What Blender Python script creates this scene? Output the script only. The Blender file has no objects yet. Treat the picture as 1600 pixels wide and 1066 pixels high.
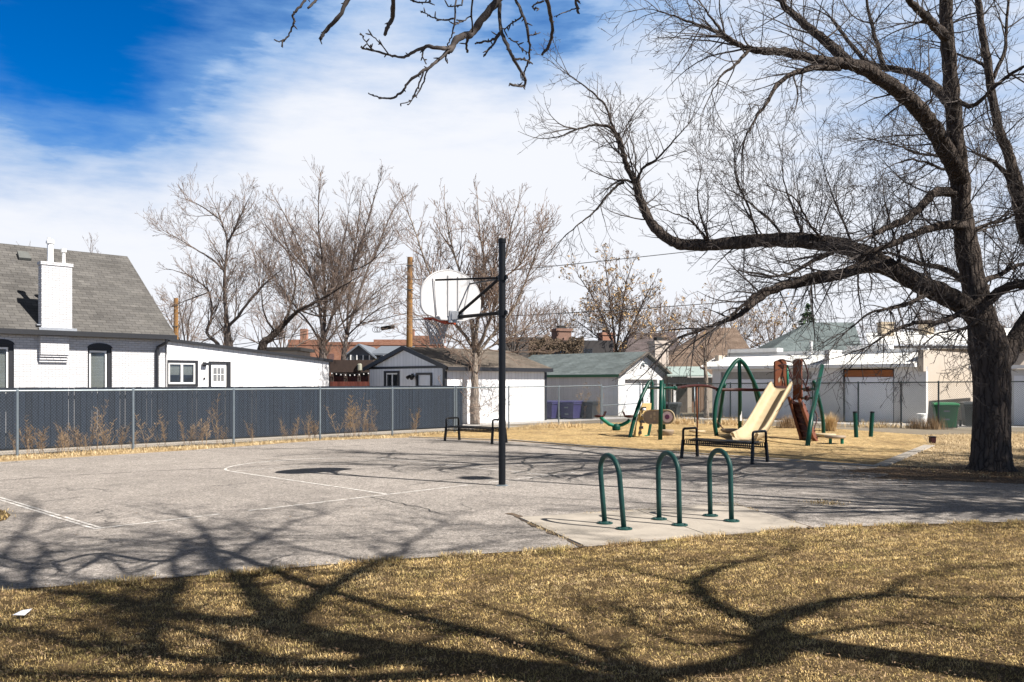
import bpy, math, random
import numpy as np
from mathutils import Vector, Matrix
R = math.radians
scene = bpy.context.scene
C = scene.collection

# ------------------------------------------------------------------ camera
CAM_H = 1.70          # eye height
F_PX = 1350.0         # focal length in pixels of the 1600 px wide photograph
HOR = 597.0           # row of the horizon
cam_d = bpy.data.cameras.new("camera")
cam_d.sensor_width = 36.0
cam_d.lens = 36.0 * F_PX / 1600.0
cam_d.shift_y = (HOR - 533.0) / 1600.0
cam_d.clip_start = 0.05
cam_d.clip_end = 4000.0
cam = bpy.data.objects.new("camera", cam_d)
cam.location = (0, 0, CAM_H)
cam.rotation_euler = (R(90), 0, 0)
C.objects.link(cam)
scene.camera = cam

# ------------------------------------------------------------------ sun, sky, exposure
SHD = Vector((-0.875, 0.485, 0)).normalized()     # the way shadows fall on the ground
SUN_EL = R(45.0)
sun_d = bpy.data.lights.new("sun", 'SUN')
sun_d.energy = 5.0
sun_d.angle = R(0.5)
sun_d.color = (1.0, 0.945, 0.87)
sun = bpy.data.objects.new("sun", sun_d)
ldir = Vector((SHD.x*math.cos(SUN_EL), SHD.y*math.cos(SUN_EL), -math.sin(SUN_EL)))
sun.rotation_euler = ldir.to_track_quat('-Z', 'Y').to_euler()
sun.location = (40, -20, 60)
C.objects.link(sun)

scene.view_settings.view_transform = 'Standard'
scene.view_settings.look = 'None'
scene.view_settings.gamma = 1.0
scene.view_settings.exposure = 1.0

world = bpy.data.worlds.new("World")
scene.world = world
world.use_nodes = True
def build_world():
    nt = world.node_tree
    nt.nodes.clear()
    N = nt.nodes.new; L = nt.links.new
    out = N('ShaderNodeOutputWorld'); bg = N('ShaderNodeBackground')
    sky = N('ShaderNodeTexSky')
    sky.sky_type = 'NISHITA'; sky.sun_disc = False
    sky.sun_elevation = SUN_EL
    sky.sun_rotation = math.atan2(-SHD.x, -SHD.y)
    sky.altitude = 1600; sky.air_density = 1.0; sky.dust_density = 0.3; sky.ozone_density = 2.0
    hs = N('ShaderNodeHueSaturation'); hs.inputs['Saturation'].default_value = 1.6; hs.inputs['Value'].default_value = 0.60
    L(sky.outputs[0], hs.inputs['Color'])
    tint = N('ShaderNodeMix'); tint.data_type = 'RGBA'; tint.blend_type = 'MULTIPLY'; tint.inputs[0].default_value = 1.0
    L(hs.outputs[0], tint.inputs[6]); tint.inputs[7].default_value = (.95, .86, 1.12, 1)
    tc = N('ShaderNodeTexCoord')
    gen = tc.outputs['Generated']
    def math_(op, a, b=None, clamp=False):
        m = N('ShaderNodeMath'); m.operation = op; m.use_clamp = clamp
        for i, v in enumerate((a, b)):
            if v is None: continue
            if isinstance(v, (int, float)): m.inputs[i].default_value = v
            else: L(v, m.inputs[i])
        return m.outputs[0]
    # slight warp of the directions so that the cloud rims are ragged
    def noise(vec, scale, detail, stretch, rot=0.0, rough=0.55):
        mp = N('ShaderNodeMapping'); mp.inputs['Scale'].default_value = stretch
        mp.inputs['Rotation'].default_value = (0, rot, 0)
        L(vec, mp.inputs[0])
        n = N('ShaderNodeTexNoise'); n.inputs['Scale'].default_value = scale
        n.inputs['Detail'].default_value = detail; n.inputs['Roughness'].default_value = rough
        L(mp.outputs[0], n.inputs['Vector'])
        return n
    w = noise(gen, 5.0, 4, (1, 1, 1.6))
    wv = N('ShaderNodeVectorMath'); wv.operation = 'MULTIPLY_ADD'
    L(w.outputs['Color'], wv.inputs[0]); wv.inputs[1].default_value = (0.11,)*3; 
    sub = N('ShaderNodeVectorMath'); sub.operation = 'SUBTRACT'; L(gen, sub.inputs[0]); sub.inputs[1].default_value = (0.055,)*3
    L(sub.outputs[0], wv.inputs[2])
    dirv = wv.outputs[0]
    # clear patches of sky: direction, angular size, depth of the clearing
    holes = [((-0.46, 1, 0.46), .155, 1.0), ((-0.62, 1, 0.41), .14, .42), ((-0.60, 1, 0.29), .12, .27),
             ((-0.42, 1, 0.28), .10, .20), ((-0.26, 1, 0.48), .10, .40), ((-0.08, 1, 0.45), .14, .56), ((0.04, 1, .41), .08, .30),
             ((0.15, 1, 0.44), .11, .46), ((0.40, 1, 0.44), .14, .38), ((0.60, 1, 0.32), .18, .40)]
    acc = None
    for c, wd, am in holes:
        v = Vector(c).normalized()
        d = N('ShaderNodeVectorMath'); d.operation = 'DISTANCE'
        L(dirv, d.inputs[0]); d.inputs[1].default_value = v
        mr = N('ShaderNodeMapRange'); mr.interpolation_type = 'SMOOTHSTEP'
        mr.inputs['From Min'].default_value = wd*0.05; mr.inputs['From Max'].default_value = wd*1.6
        mr.inputs['To Min'].default_value = am; mr.inputs['To Max'].default_value = 0.0
        L(d.outputs['Value'], mr.inputs['Value'])
        acc = mr.outputs[0] if acc is None else math_('ADD', acc, mr.outputs[0])
    n1 = noise(gen, 3.2, 7, (1.0, 1.0, 3.0), R(-14), .6)
    n2 = noise(gen, 14.0, 6, (0.7, 0.7, 3.2), R(-14), .6)
    wsp = math_('ADD', math_('MULTIPLY', math_('SUBTRACT', n1.outputs['Fac'], .5), 0.46),
                math_('MULTIPLY', math_('SUBTRACT', n2.outputs['Fac'], .5), 0.62))
    cov = math_('SUBTRACT', 1.04, acc)
    cov = math_('ADD', cov, wsp)
    mr = N('ShaderNodeMapRange'); mr.interpolation_type = 'SMOOTHSTEP'
    mr.inputs['From Min'].default_value = -0.08; mr.inputs['From Max'].default_value = 1.05
    L(cov, mr.inputs['Value'])
    veil = N('ShaderNodeMix'); veil.data_type = 'RGBA'           # thin veil first, then the white bank
    L(math_('MULTIPLY', mr.outputs[0], 2.2, True), veil.inputs[0]); L(tint.outputs[2], veil.inputs[6]); veil.inputs[7].default_value = (1.15, 2.2, 3.95, 1)
    mix = N('ShaderNodeMix'); mix.data_type = 'RGBA'
    L(math_('MULTIPLY', math_('SUBTRACT', mr.outputs[0], .30), 1.43, True), mix.inputs[0])
    L(veil.outputs[2], mix.inputs[6])
    # cloud radiance, before the background strength: the sunlit bank opposite the sun is bright; unseen sky is brightened low to lift shaded walls, darkened overhead
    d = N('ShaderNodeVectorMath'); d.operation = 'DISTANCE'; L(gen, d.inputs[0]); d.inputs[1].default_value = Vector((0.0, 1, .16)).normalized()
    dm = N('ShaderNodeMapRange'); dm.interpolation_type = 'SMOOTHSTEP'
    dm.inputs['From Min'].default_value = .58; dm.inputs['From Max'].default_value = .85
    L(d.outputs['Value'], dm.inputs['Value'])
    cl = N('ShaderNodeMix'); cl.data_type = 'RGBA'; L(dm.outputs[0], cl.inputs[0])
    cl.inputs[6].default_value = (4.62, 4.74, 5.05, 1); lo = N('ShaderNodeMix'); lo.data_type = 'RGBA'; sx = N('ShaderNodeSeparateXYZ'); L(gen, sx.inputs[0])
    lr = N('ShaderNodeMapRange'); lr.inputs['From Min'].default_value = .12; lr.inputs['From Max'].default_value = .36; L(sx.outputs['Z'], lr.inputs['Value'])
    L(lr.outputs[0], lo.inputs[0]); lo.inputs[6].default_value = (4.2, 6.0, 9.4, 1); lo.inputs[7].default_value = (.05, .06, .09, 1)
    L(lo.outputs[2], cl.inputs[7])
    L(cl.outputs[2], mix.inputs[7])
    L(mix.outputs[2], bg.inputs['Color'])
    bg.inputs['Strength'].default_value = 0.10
    L(bg.outputs[0], out.inputs[0])
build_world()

# ------------------------------------------------------------------ where things stand
TH = R(46.0)                                   # the street grid against the view
U = Vector((math.cos(TH), math.sin(TH), 0))    # along the court's baseline, the fence, the house front
V = Vector((-math.sin(TH), math.cos(TH), 0))   # along the court
Z = Vector((0, 0, 1))
def gp(px, py, z=0.0):
    D = F_PX*(CAM_H - z)/(py - HOR)
    return Vector(((px-800.0)/F_PX*D, D, z))
def mp(px, py, D):
    return Vector(((px-800.0)/F_PX*D, D, CAM_H + (HOR-py)*D/F_PX))
def along(P, d, px):
    """distance t along d from P at which the point lies over column px"""
    k = (px-800.0)/F_PX
    return (k*P.y - P.x)/(d.x - k*d.y)
def zat(py, D):
    return CAM_H + (HOR-py)*D/F_PX
# ------------------------------------------------------------------ mesh helpers
class MB:
    def __init__(s, xf=None):
        s.v = []; s.f = []; s.xf = xf
    def add(s, vs, fs):
        b = len(s.v)
        if s.xf is not None: vs = [s.xf @ Vector(p) for p in vs]
        s.v.extend([tuple(p) for p in vs]); s.f.extend([tuple(b+i for i in f) for f in fs])
        return s
    def box(s, x0, x1, y0, y1, z0, z1):
        return s.add([(x0,y0,z0),(x1,y0,z0),(x1,y1,z0),(x0,y1,z0),(x0,y0,z1),(x1,y0,z1),(x1,y1,z1),(x0,y1,z1)],
                     [(3,2,1,0),(4,5,6,7),(0,1,5,4),(1,2,6,5),(2,3,7,6),(3,0,4,7)])
    def beam(s, p, q, w, h, up=(0,0,1)):
        """rectangular bar from p to q, w across, h along up"""
        p = Vector(p); q = Vector(q); d = (q-p).normalized()
        up = Vector(up); sd = d.cross(up)
        if sd.length < 1e-4: sd = d.cross(Vector((1,0,0)))
        sd.normalize(); u2 = sd.cross(d)
        vs = []
        for a in (p, q):
            for i, j in ((-1,-1),(1,-1),(1,1),(-1,1)): vs.append(a + sd*(w/2*i) + u2*(h/2*j))
        return s.add(vs, [(3,2,1,0),(4,5,6,7),(0,1,5,4),(1,2,6,5),(2,3,7,6),(3,0,4,7)])
    def tube(s, pts, rad, n=8, cap=True):
        pts = [Vector(p) for p in pts]; m = len(pts)
        if isinstance(rad, (int, float)): rad = [rad]*m
        vs = []; nrm = None
        for i in range(m):
            t = (pts[min(i+1, m-1)] - pts[max(i-1, 0)])
            if t.length < 1e-9: t = Vector((0,0,1))
            t.normalize()
            if nrm is None:
                nrm = t.cross(Vector((0,0,1)) if abs(t.z) < .9 else Vector((1,0,0))).normalized()
            else:
                nrm = nrm - t*nrm.dot(t)
                if nrm.length < 1e-6: nrm = t.cross(Vector((0.3,0.5,0.8)))
                nrm.normalize()
            b = t.cross(nrm)
            for k in range(n):
                a = 2*math.pi*k/n
                vs.append(pts[i] + (nrm*math.cos(a) + b*math.sin(a))*rad[i])
        fs = []
        for i in range(m-1):
            for k in range(n):
                k2 = (k+1) % n
                fs.append((i*n+k, i*n+k2, (i+1)*n+k2, (i+1)*n+k))
        if cap:
            fs.append(tuple(range(n-1, -1, -1))); fs.append(tuple((m-1)*n+k for k in range(n)))
        return s.add(vs, fs)
    def lathe(s, prof, n=20, c=(0,0,0)):
        vs = []; c = Vector(c)
        for r, z in prof:
            for k in range(n):
                a = 2*math.pi*k/n
                vs.append(c + Vector((r*math.cos(a), r*math.sin(a), z)))
        fs = []
        for i in range(len(prof)-1):
            for k in range(n):
                k2 = (k+1) % n
                fs.append((i*n+k, i*n+k2, (i+1)*n+k2, (i+1)*n+k))
        fs.append(tuple(range(n-1, -1, -1))); fs.append(tuple((len(prof)-1)*n+k for k in range(n)))
        return s.add(vs, fs)
    def prism(s, outline, w, thick):
        """outline: list of 3-D points in a plane; extruded by vector w*thick"""
        o = [Vector(p) for p in outline]; w = Vector(w)*thick; n = len(o)
        vs = o + [p + w for p in o]
        fs = [tuple(range(n-1, -1, -1)), tuple(range(n, 2*n))]
        for i in range(n):
            j = (i+1) % n
            fs.append((i, j, n+j, n+i))
        return s.add(vs, fs)
    def build(s, name, mat, parent=None, smooth=False, loc=None, bevel=0.0, local=False):
        """links the shapes as ONE mesh; with a parent (Empty or part) the given coordinates are that thing's own"""
        me = bpy.data.meshes.new(name)
        vs = s.v
        if loc is not None:
            vs = [(x-loc[0], y-loc[1], z-loc[2]) for x, y, z in vs]
        me.from_pydata(vs, [], s.f)
        me.materials.append(mat)
        if smooth: me.polygons.foreach_set('use_smooth', [True]*len(me.polygons))
        me.update()
        o = bpy.data.objects.new(name, me); C.objects.link(o)
        if parent is not None: o.parent = parent
        elif loc is not None: o.location = loc
        if bevel:
            b = o.modifiers.new('bevel', 'BEVEL'); b.width = bevel; b.segments = 2; b.limit_method = 'ANGLE'
        return o
def tag(o, label=None, cat=None, group=None, kind=None):
    if label: o['label'] = label
    if cat: o['category'] = cat
    if group: o['group'] = group
    if kind: o['kind'] = kind
    return o
def empty(name, label, cat, loc=(0,0,0), rz=0.0, group=None):
    o = bpy.data.objects.new(name, None); C.objects.link(o)
    o.location = loc; o.rotation_euler = (0, 0, rz); o.empty_display_size = .2
    return tag(o, label, cat, group)
def copy_tree(o, parent=None):
    c = o.copy(); C.objects.link(c)
    if parent is not None: c.parent = parent
    for ch in list(o.children): copy_tree(ch, c)
    return c
def sheet(name, pts, z, mat, kind='structure'):
    mb = MB(); mb.add([(p[0], p[1], z) for p in pts], [tuple(range(len(pts)))])
    o = mb.build(name, mat)
    # face up whatever the order of the outline
    if o.data.polygons[0].normal.z < 0: o.data.flip_normals()
    return tag(o, kind=kind)

# ------------------------------------------------------------------ materials
class NT:
    def __init__(s, name):
        s.m = bpy.data.materials.new(name); s.m.use_nodes = True
        s.t = s.m.node_tree; s.n = s.t.nodes; s.b = s.n['Principled BSDF']
        tc = s.n.new('ShaderNodeTexCoord'); s.obj = tc.outputs['Object']
    def link(s, a, b): s.t.links.new(a, b)
    def set(s, sock, v):
        if isinstance(v, (int, float)): sock.default_value = v
        elif isinstance(v, tuple): sock.default_value = v if len(v) == 4 or sock.type == 'VECTOR' else (*v, 1)
        else: s.link(v, sock)
    def map(s, scale=(1,1,1), rot=(0,0,0), loc=(0,0,0), vec=None):
        n = s.n.new('ShaderNodeMapping'); n.inputs['Scale'].default_value = scale
        n.inputs['Rotation'].default_value = rot; n.inputs['Location'].default_value = loc
        s.link(vec or s.obj, n.inputs[0]); return n.outputs[0]
    def noise(s, scale, detail=4, vec=None, rough=.55, dist=0.0, out='Fac'):
        n = s.n.new('ShaderNodeTexNoise'); n.inputs['Scale'].default_value = scale
        n.inputs['Detail'].default_value = detail; n.inputs['Roughness'].default_value = rough
        n.inputs['Distortion'].default_value = dist
        s.link(vec or s.obj, n.inputs['Vector']); return n.outputs[out]
    def voro(s, scale, feature='F1', vec=None, out='Distance', rnd=1.0):
        n = s.n.new('ShaderNodeTexVoronoi'); n.feature = feature; n.inputs['Scale'].default_value = scale
        n.inputs['Randomness'].default_value = rnd
        s.link(vec or s.obj, n.inputs['Vector']); return n.outputs[out]
    def ramp(s, fac, stops, interp='LINEAR'):
        n = s.n.new('ShaderNodeValToRGB'); r = n.color_ramp; r.interpolation = interp
        while len(r.elements) < len(stops): r.elements.new(0.5)
        for e, (p, c) in zip(r.elements, stops):
            e.position = p; e.color = (*c, 1) if isinstance(c, tuple) else (c, c, c, 1)
        s.link(fac, n.inputs[0]); return n.outputs[0]
    def mix(s, fac, a, b, blend='MIX'):
        n = s.n.new('ShaderNodeMix'); n.data_type = 'RGBA'; n.blend_type = blend
        s.set(n.inputs[0], fac); s.set(n.inputs[6], a); s.set(n.inputs[7], b); return n.outputs[2]
    def math(s, op, a, b=0.0, clamp=False):
        n = s.n.new('ShaderNodeMath'); n.operation = op; n.use_clamp = clamp
        s.set(n.inputs[0], a); s.set(n.inputs[1], b); return n.outputs[0]
    def bump(s, h, strength=.5, dist=.01, normal=None):
        n = s.n.new('ShaderNodeBump'); n.inputs['Strength'].default_value = strength; n.inputs['Distance'].default_value = dist
        s.link(h, n.inputs['Height'])
        if normal is not None: s.link(normal, n.inputs['Normal'])
        return n.outputs[0]
    def sep(s, vec=None):
        n = s.n.new('ShaderNodeSeparateXYZ'); s.link(vec or s.obj, n.inputs[0]); return n.outputs
    def comb(s, x=0.0, y=0.0, z=0.0):
        n = s.n.new('ShaderNodeCombineXYZ')
        for i, v in enumerate((x, y, z)): s.set(n.inputs[i], v)
        return n.outputs[0]
    def out(s, color=None, rough=.7, normal=None, metal=0.0, spec=.5):
        if color is not None: s.set(s.b.inputs['Base Color'], color)
        s.set(s.b.inputs['Roughness'], rough)
        s.b.inputs['Metallic'].default_value = metal
        s.b.inputs['Specular IOR Level'].default_value = spec
        if normal is not None: s.link(normal, s.b.inputs['Normal'])
        return s.m
def sc(c, k): return tuple(x*k for x in c)
def plain(name, c, rough=.6, var=.18, scale=6.0, bump=0.0, bscale=60.0, metal=0.0, spec=.5, dirt=None):
    t = NT(name)
    f = t.noise(scale, 5)
    col = t.mix(f, sc(c, 1-var*1.4), sc(c, 1+var*1.4))
    if dirt is not None:
        g = t.ramp(t.noise(scale*2.3, 6, rough=.7), [(.52, 0.0), (.72, 1.0)])
        col = t.mix(t.math('MULTIPLY', g, .6), col, dirt)
    r = t.math('ADD', t.math('MULTIPLY', t.noise(scale*3, 3), .2), rough-.1)
    nm = t.bump(t.noise(bscale, 4), bump, .01) if bump else None
    return t.out(col, r, nm, metal, spec)

def m_asphalt():
    t = NT('asphalt')
    big = t.noise(.35, 5, rough=.6)
    mid = t.noise(3.0, 5)
    spk = t.voro(95, out='Color')
    sp = t.sep(spk)[0]
    base = t.ramp(sp, [(0.0, (.10,.089,.081)), (.40, (.265,.238,.215)), (.75, (.35,.315,.285)), (1.0, (.58,.535,.49))])
    fine = t.noise(260, 2)
    base = t.mix(.35, base, t.ramp(fine, [(.3, (.16,.142,.127)), (.7, (.44,.39,.35))]))
    base = t.mix(1.0, base, t.ramp(big, [(.30, .80), (.70, 1.12)]), 'MULTIPLY')
    base = t.mix(1.0, base, t.ramp(mid, [(.30, .88), (.70, 1.10)]), 'MULTIPLY')
    g2 = t.sep(t.voro(34, out='Color'))[1]
    base = t.mix(1.0, base, t.ramp(g2, [(0.0, .66), (.35, .95), (.8, 1.06), (1.0, 1.28)]), 'MULTIPLY')
    g3 = t.noise(22, 4, rough=.8)
    base = t.mix(1.0, base, t.ramp(g3, [(.30, .80), (.70, 1.16)]), 'MULTIPLY')
    # cracks, wandering, sealed dark
    wv = t.n.new('ShaderNodeVectorMath'); wv.operation = 'ADD'
    nz = t.noise(1.1, 5, out='Color', rough=.6)
    ns = t.n.new('ShaderNodeVectorMath'); ns.operation = 'SCALE'; t.link(nz, ns.inputs[0]); ns.inputs['Scale'].default_value = 1.5
    t.link(t.obj, wv.inputs[0]); t.link(ns.outputs[0], wv.inputs[1])
    cr = t.voro(.17, 'DISTANCE_TO_EDGE', vec=wv.outputs[0])
    crk = t.ramp(cr, [(0.0, 1.0), (.0022, .85), (.0045, 0.0)])
    keep = t.ramp(t.noise(.8, 3), [(.42, 0.0), (.55, 1.0)])
    crk = t.math('MULTIPLY', crk, keep)
    base = t.mix(t.math('MULTIPLY', crk, .8), base, (.03,.03,.03))
    stain = t.ramp(t.noise(.9, 6, rough=.65, dist=.6), [(.60, 0.0), (.74, .45)])
    base = t.mix(stain, base, (.13,.12,.11))
    h = t.math('SUBTRACT', t.math('ADD', t.math('MULTIPLY', sp, .5), fine), t.math('MULTIPLY', crk, 3))
    return t.out(base, .88, t.bump(h, .55, .006), spec=.3)
def m_paint():
    t = NT('worn_white_paint')
    w = t.ramp(t.noise(7, 6, rough=.75), [(.37, 0.0), (.57, .95)])
    g = t.ramp(t.noise(90, 3), [(.34, 0.0), (.52, 1.0)])
    f = t.math('MULTIPLY', w, g)
    col = t.mix(f, (.32,.285,.255), (.80,.78,.75))
    return t.out(col, .8, t.bump(t.noise(200, 2), .4, .004), spec=.3)
def m_ground(name, a, b, c, s1=1.2, s2=60, bump=.8, bd=.02):
    t = NT(name)
    f1 = t.noise(s1, 6, rough=.65); f2 = t.noise(s2, 5, rough=.7)
    col = t.mix(t.ramp(f1, [(.35, 0.0), (.65, 1.0)]), a, b)
    col = t.mix(t.ramp(f2, [(.42, 0.0), (.75, .9)]), col, c)
    return t.out(col, .95, t.bump(f2, bump, bd), spec=.15)
def m_chips():
    t = NT('wood_chips')
    wv = t.map((1, 1.9, 1), rot=(0,0,.5))
    wv2 = t.map((1.9, 1, 1), rot=(0,0,.2))
    c1 = t.voro(24, vec=wv, out='Color'); c2 = t.voro(19, vec=wv2, out='Color')
    s1 = t.sep(c1)[0]; s2 = t.sep(c2)[1]
    pal = [(0.0, (.26,.155,.065)), (.25, (.50,.34,.15)), (.6, (.66,.47,.22)), (1.0, (.80,.62,.34))]
    col = t.mix(.5, t.ramp(s1, pal), t.ramp(s2, pal))
    patch = t.noise(.7, 6, rough=.7)
    col = t.mix(t.ramp(patch, [(.44, 0.0), (.64, .62)]), col, (.19,.12,.06))
    fine = t.noise(6, 5, rough=.7)
    col = t.mix(1.0, col, t.ramp(fine, [(.28, .60), (.62, 1.12)]), 'MULTIPLY')
    h = t.math('ADD', t.math('ADD', s1, s2), t.math('MULTIPLY', t.noise(3, 5, rough=.7), 4))
    return t.out(col, .9, t.bump(h, .9, .05), spec=.2)
def m_concrete(name='concrete', c=(.41,.365,.31)):
    t = NT(name)
    f = t.noise(2.2, 6, rough=.65); g = t.noise(55, 4, rough=.7)
    col = t.mix(f, sc(c, .72), sc(c, 1.18))
    col = t.mix(t.ramp(g, [(.35, .25), (.62, 0.0)]), col, sc(c, .45))
    st = t.ramp(t.noise(.8, 6, dist=1.0, rough=.7), [(.56, 0.0), (.75, .5)])
    col = t.mix(st, col, sc(c, .6))
    return t.out(col, .85, t.bump(g, .35, .006), spec=.3)
def m_brick(name, c1, c2, mort, rows=.078, width=.215, bump=.5):
    t = NT(name)
    x, y, z = t.sep()[0:3]
    vec = t.comb(t.math('ADD', x, y), z, 0.0)
    b = t.n.new('ShaderNodeTexBrick'); t.link(vec, b.inputs['Vector'])
    b.inputs['Scale'].default_value = 1.0; b.inputs['Brick Width'].default_value = width; b.inputs['Row Height'].default_value = rows
    b.inputs['Mortar Size'].default_value = .006; b.inputs['Mortar Smooth'].default_value = .35
    b.inputs['Color1'].default_value = (*c1, 1); b.inputs['Color2'].default_value = (*c2, 1); b.inputs['Mortar'].default_value = (*mort, 1)
    b.inputs['Bias'].default_value = -.1
    wear = t.ramp(t.noise(3.0, 6, rough=.7), [(.58, 0.0), (.75, .35)])
    col = t.mix(wear, b.outputs['Color'], sc(c1, .62))
    h = t.math('SUBTRACT', t.math('MULTIPLY', t.noise(25, 5), .5), b.outputs['Fac'])
    return t.out(col, .7, t.bump(h, bump, .012), spec=.35)
def m_shingle(name, cols, ridge='x', pitch=.65, rows=.145):
    t = NT(name)
    x, y, z = t.sep()[0:3]
    run = x if ridge == 'x' else y
    vec = t.comb(run, t.math('MULTIPLY', z, 1.0/pitch), 0.0)
    b = t.n.new('ShaderNodeTexBrick'); t.link(vec, b.inputs['Vector'])
    b.inputs['Scale'].default_value = 1.0; b.inputs['Brick Width'].default_value = .33; b.inputs['Row Height'].default_value = rows
    b.inputs['Mortar Size'].default_value = .006; b.inputs['Mortar Smooth'].default_value = .2
    b.inputs['Color1'].default_value = (*cols[0], 1); b.inputs['Color2'].default_value = (*cols[1], 1); b.inputs['Mortar'].default_value = (*sc(cols[0], .35), 1)
    blk = t.n.new('ShaderNodeTexBrick'); t.link(vec, blk.inputs['Vector'])
    blk.inputs['Scale'].default_value = 1.0; blk.inputs['Brick Width'].default_value = .62; blk.inputs['Row Height'].default_value = rows*2
    blk.inputs['Mortar Size'].default_value = .0; blk.inputs['Color1'].default_value = (.84,.84,.84,1); blk.inputs['Color2'].default_value = (1.12,1.12,1.12,1)
    blk.offset_frequency = 3; blk.inputs['Mortar'].default_value = (1,1,1,1)
    col = t.mix(1.0, b.outputs['Color'], blk.outputs['Color'], 'MULTIPLY')
    col = t.mix(1.0, col, t.ramp(t.noise(.8, 5, rough=.65), [(.3, .82), (.7, 1.15)]), 'MULTIPLY')
    col = t.mix(1.0, col, t.ramp(t.noise(90, 3), [(.3, .72), (.7, 1.25)]), 'MULTIPLY')
    h = t.math('SUBTRACT', t.math('MULTIPLY', t.noise(120, 2), .4), b.outputs['Fac'])
    return t.out(col, .92, t.bump(h, .6, .012), spec=.2)
def m_siding(name, c, step=.2, groove=.012, axis='xy', var=.06, rough=.55, dirt=.25):
    """boards with grooves: axis xy = vertical boards, z = horizontal laps"""
    t = NT(name)
    x, y, z = t.sep()[0:3]
    run = t.math('ADD', x, y) if axis == 'xy' else z
    fr = t.math('FRACT', t.math('DIVIDE', run, step))
    g = t.math('LESS_THAN', fr, groove/step)
    idn = t.n.new('ShaderNodeTexWhiteNoise'); idn.noise_dimensions = '1D'
    t.link(t.math('FLOOR', t.math('DIVIDE', run, step)), idn.inputs['W'])
    col = t.mix(idn.outputs['Value'], sc(c, 1-var), sc(c, 1+var))
    strk = t.noise(4, 5, vec=t.map((3, 3, .4)), rough=.65)
    col = t.mix(t.math('MULTIPLY', t.ramp(strk, [(.45, 0.0), (.8, 1.0)]), dirt), col, sc(c, .55))
    col = t.mix(t.math('MULTIPLY', g, .55), col, sc(c, .45))
    h = t.math('SUBTRACT', t.math('MULTIPLY', t.noise(40, 4), .15), g)
    return t.out(col, rough, t.bump(h, .5, .01), spec=.4)
def m_bark(name, c, scale=9.0, strength=1.0):
    t = NT(name)
    wv = t.map((1, 1, .15))
    wn = t.n.new('ShaderNodeVectorMath'); wn.operation = 'MULTIPLY_ADD'
    t.link(t.noise(5.0, 4, out='Color', rough=.6), wn.inputs[0]); wn.inputs[1].default_value = (.10, .10, .10); t.link(wv, wn.inputs[2])
    v = t.voro(scale*1.5, 'DISTANCE_TO_EDGE', vec=wn.outputs[0])
    n = t.noise(scale*1.6, 7, vec=wv, rough=.75, dist=.8)
    h = t.math('ADD', t.ramp(v, [(0.0, 0.0), (.22, 1.0)]), t.math('MULTIPLY', n, 1.1))
    col = t.ramp(h, [(.25, sc(c, .35)), (.75, c), (1.0, sc(c, 1.6))])
    lich = t.ramp(t.noise(2.2, 6, rough=.7), [(.56, 0.0), (.75, .45)])
    col = t.mix(lich, col, sc((c[0]*.9+.02, c[1]*1.05+.02, c[2]+.02), 1.35))
    return t.out(col, .93, t.bump(h, strength, .035), spec=.15)
def m_metal_paint(name, c, rough=.38, chip=(.25,.24,.22), amt=.25):
    t = NT(name)
    f = t.noise(5, 5)
    col = t.mix(f, sc(c, .8), sc(c, 1.22))
    ch = t.ramp(t.noise(26, 6, rough=.75), [(.66, 0.0), (.74, 1.0)])
    col = t.mix(t.math('MULTIPLY', ch, amt), col, chip)
    return t.out(col, t.math('ADD', t.math('MULTIPLY', t.noise(14, 4), .25), rough-.1), t.bump(t.noise(45, 3), .08, .004), spec=.22)
def m_blade(name, cols, rough=.8, green=False):
    """colour differs blade by blade (a per-face value), in patches over the ground"""
    t = NT(name)
    a = t.n.new('ShaderNodeAttribute'); a.attribute_name = 'rnd'
    p = t.math('ADD', t.math('MULTIPLY', t.noise(1.1, 5, rough=.65), .55), t.math('MULTIPLY', t.noise(9.0, 5, rough=.7), .45))
    f = t.math('ADD', t.math('MULTIPLY', a.outputs['Fac'], .75), t.math('MULTIPLY', t.math('SUBTRACT', p, .36), 1.5), clamp=True)
    n = len(cols)-1
    col = t.ramp(f, [(i/n, c) for i, c in enumerate(cols)])
    if green:
        gm = t.ramp(t.noise(1.6, 5, rough=.7), [(.48, 0.0), (.62, .6)])
        col = t.mix(t.math('MULTIPLY', gm, t.ramp(a.outputs['Fac'], [(.2, 1.0), (.8, .35)])), col, (.19,.195,.045))
        brn = t.ramp(t.noise(1.9, 5, vec=t.map((1,1,1), loc=(7,3,0)), rough=.7), [(.50, 0.0), (.64, .65)])
        col = t.mix(brn, col, (.20,.125,.075))
        lm = t.math('MULTIPLY', t.ramp(t.noise(5.0, 4, rough=.7), [(.30, .72), (.60, 1.18)]), t.ramp(t.noise(24, 3, rough=.7), [(.30, .62), (.56, 1.15)]))
        col = t.mix(1.0, col, lm, 'MULTIPLY')
        bare = t.ramp(t.noise(2.6, 6, rough=.75), [(.34, .75), (.49, 0.0)])
        col = t.mix(bare, col, (.10,.065,.032))
    m = t.out(col, rough, spec=.25)
    return m
def m_glass(name='window_glass', c=(.03,.035,.04)):
    t = NT(name)
    col = t.mix(t.noise(2.5, 3), sc(c, .5), sc(c, 1.8))
    t.b.inputs['Alpha'].default_value = .35
    return t.out(col, .06, spec=.9)

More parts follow.
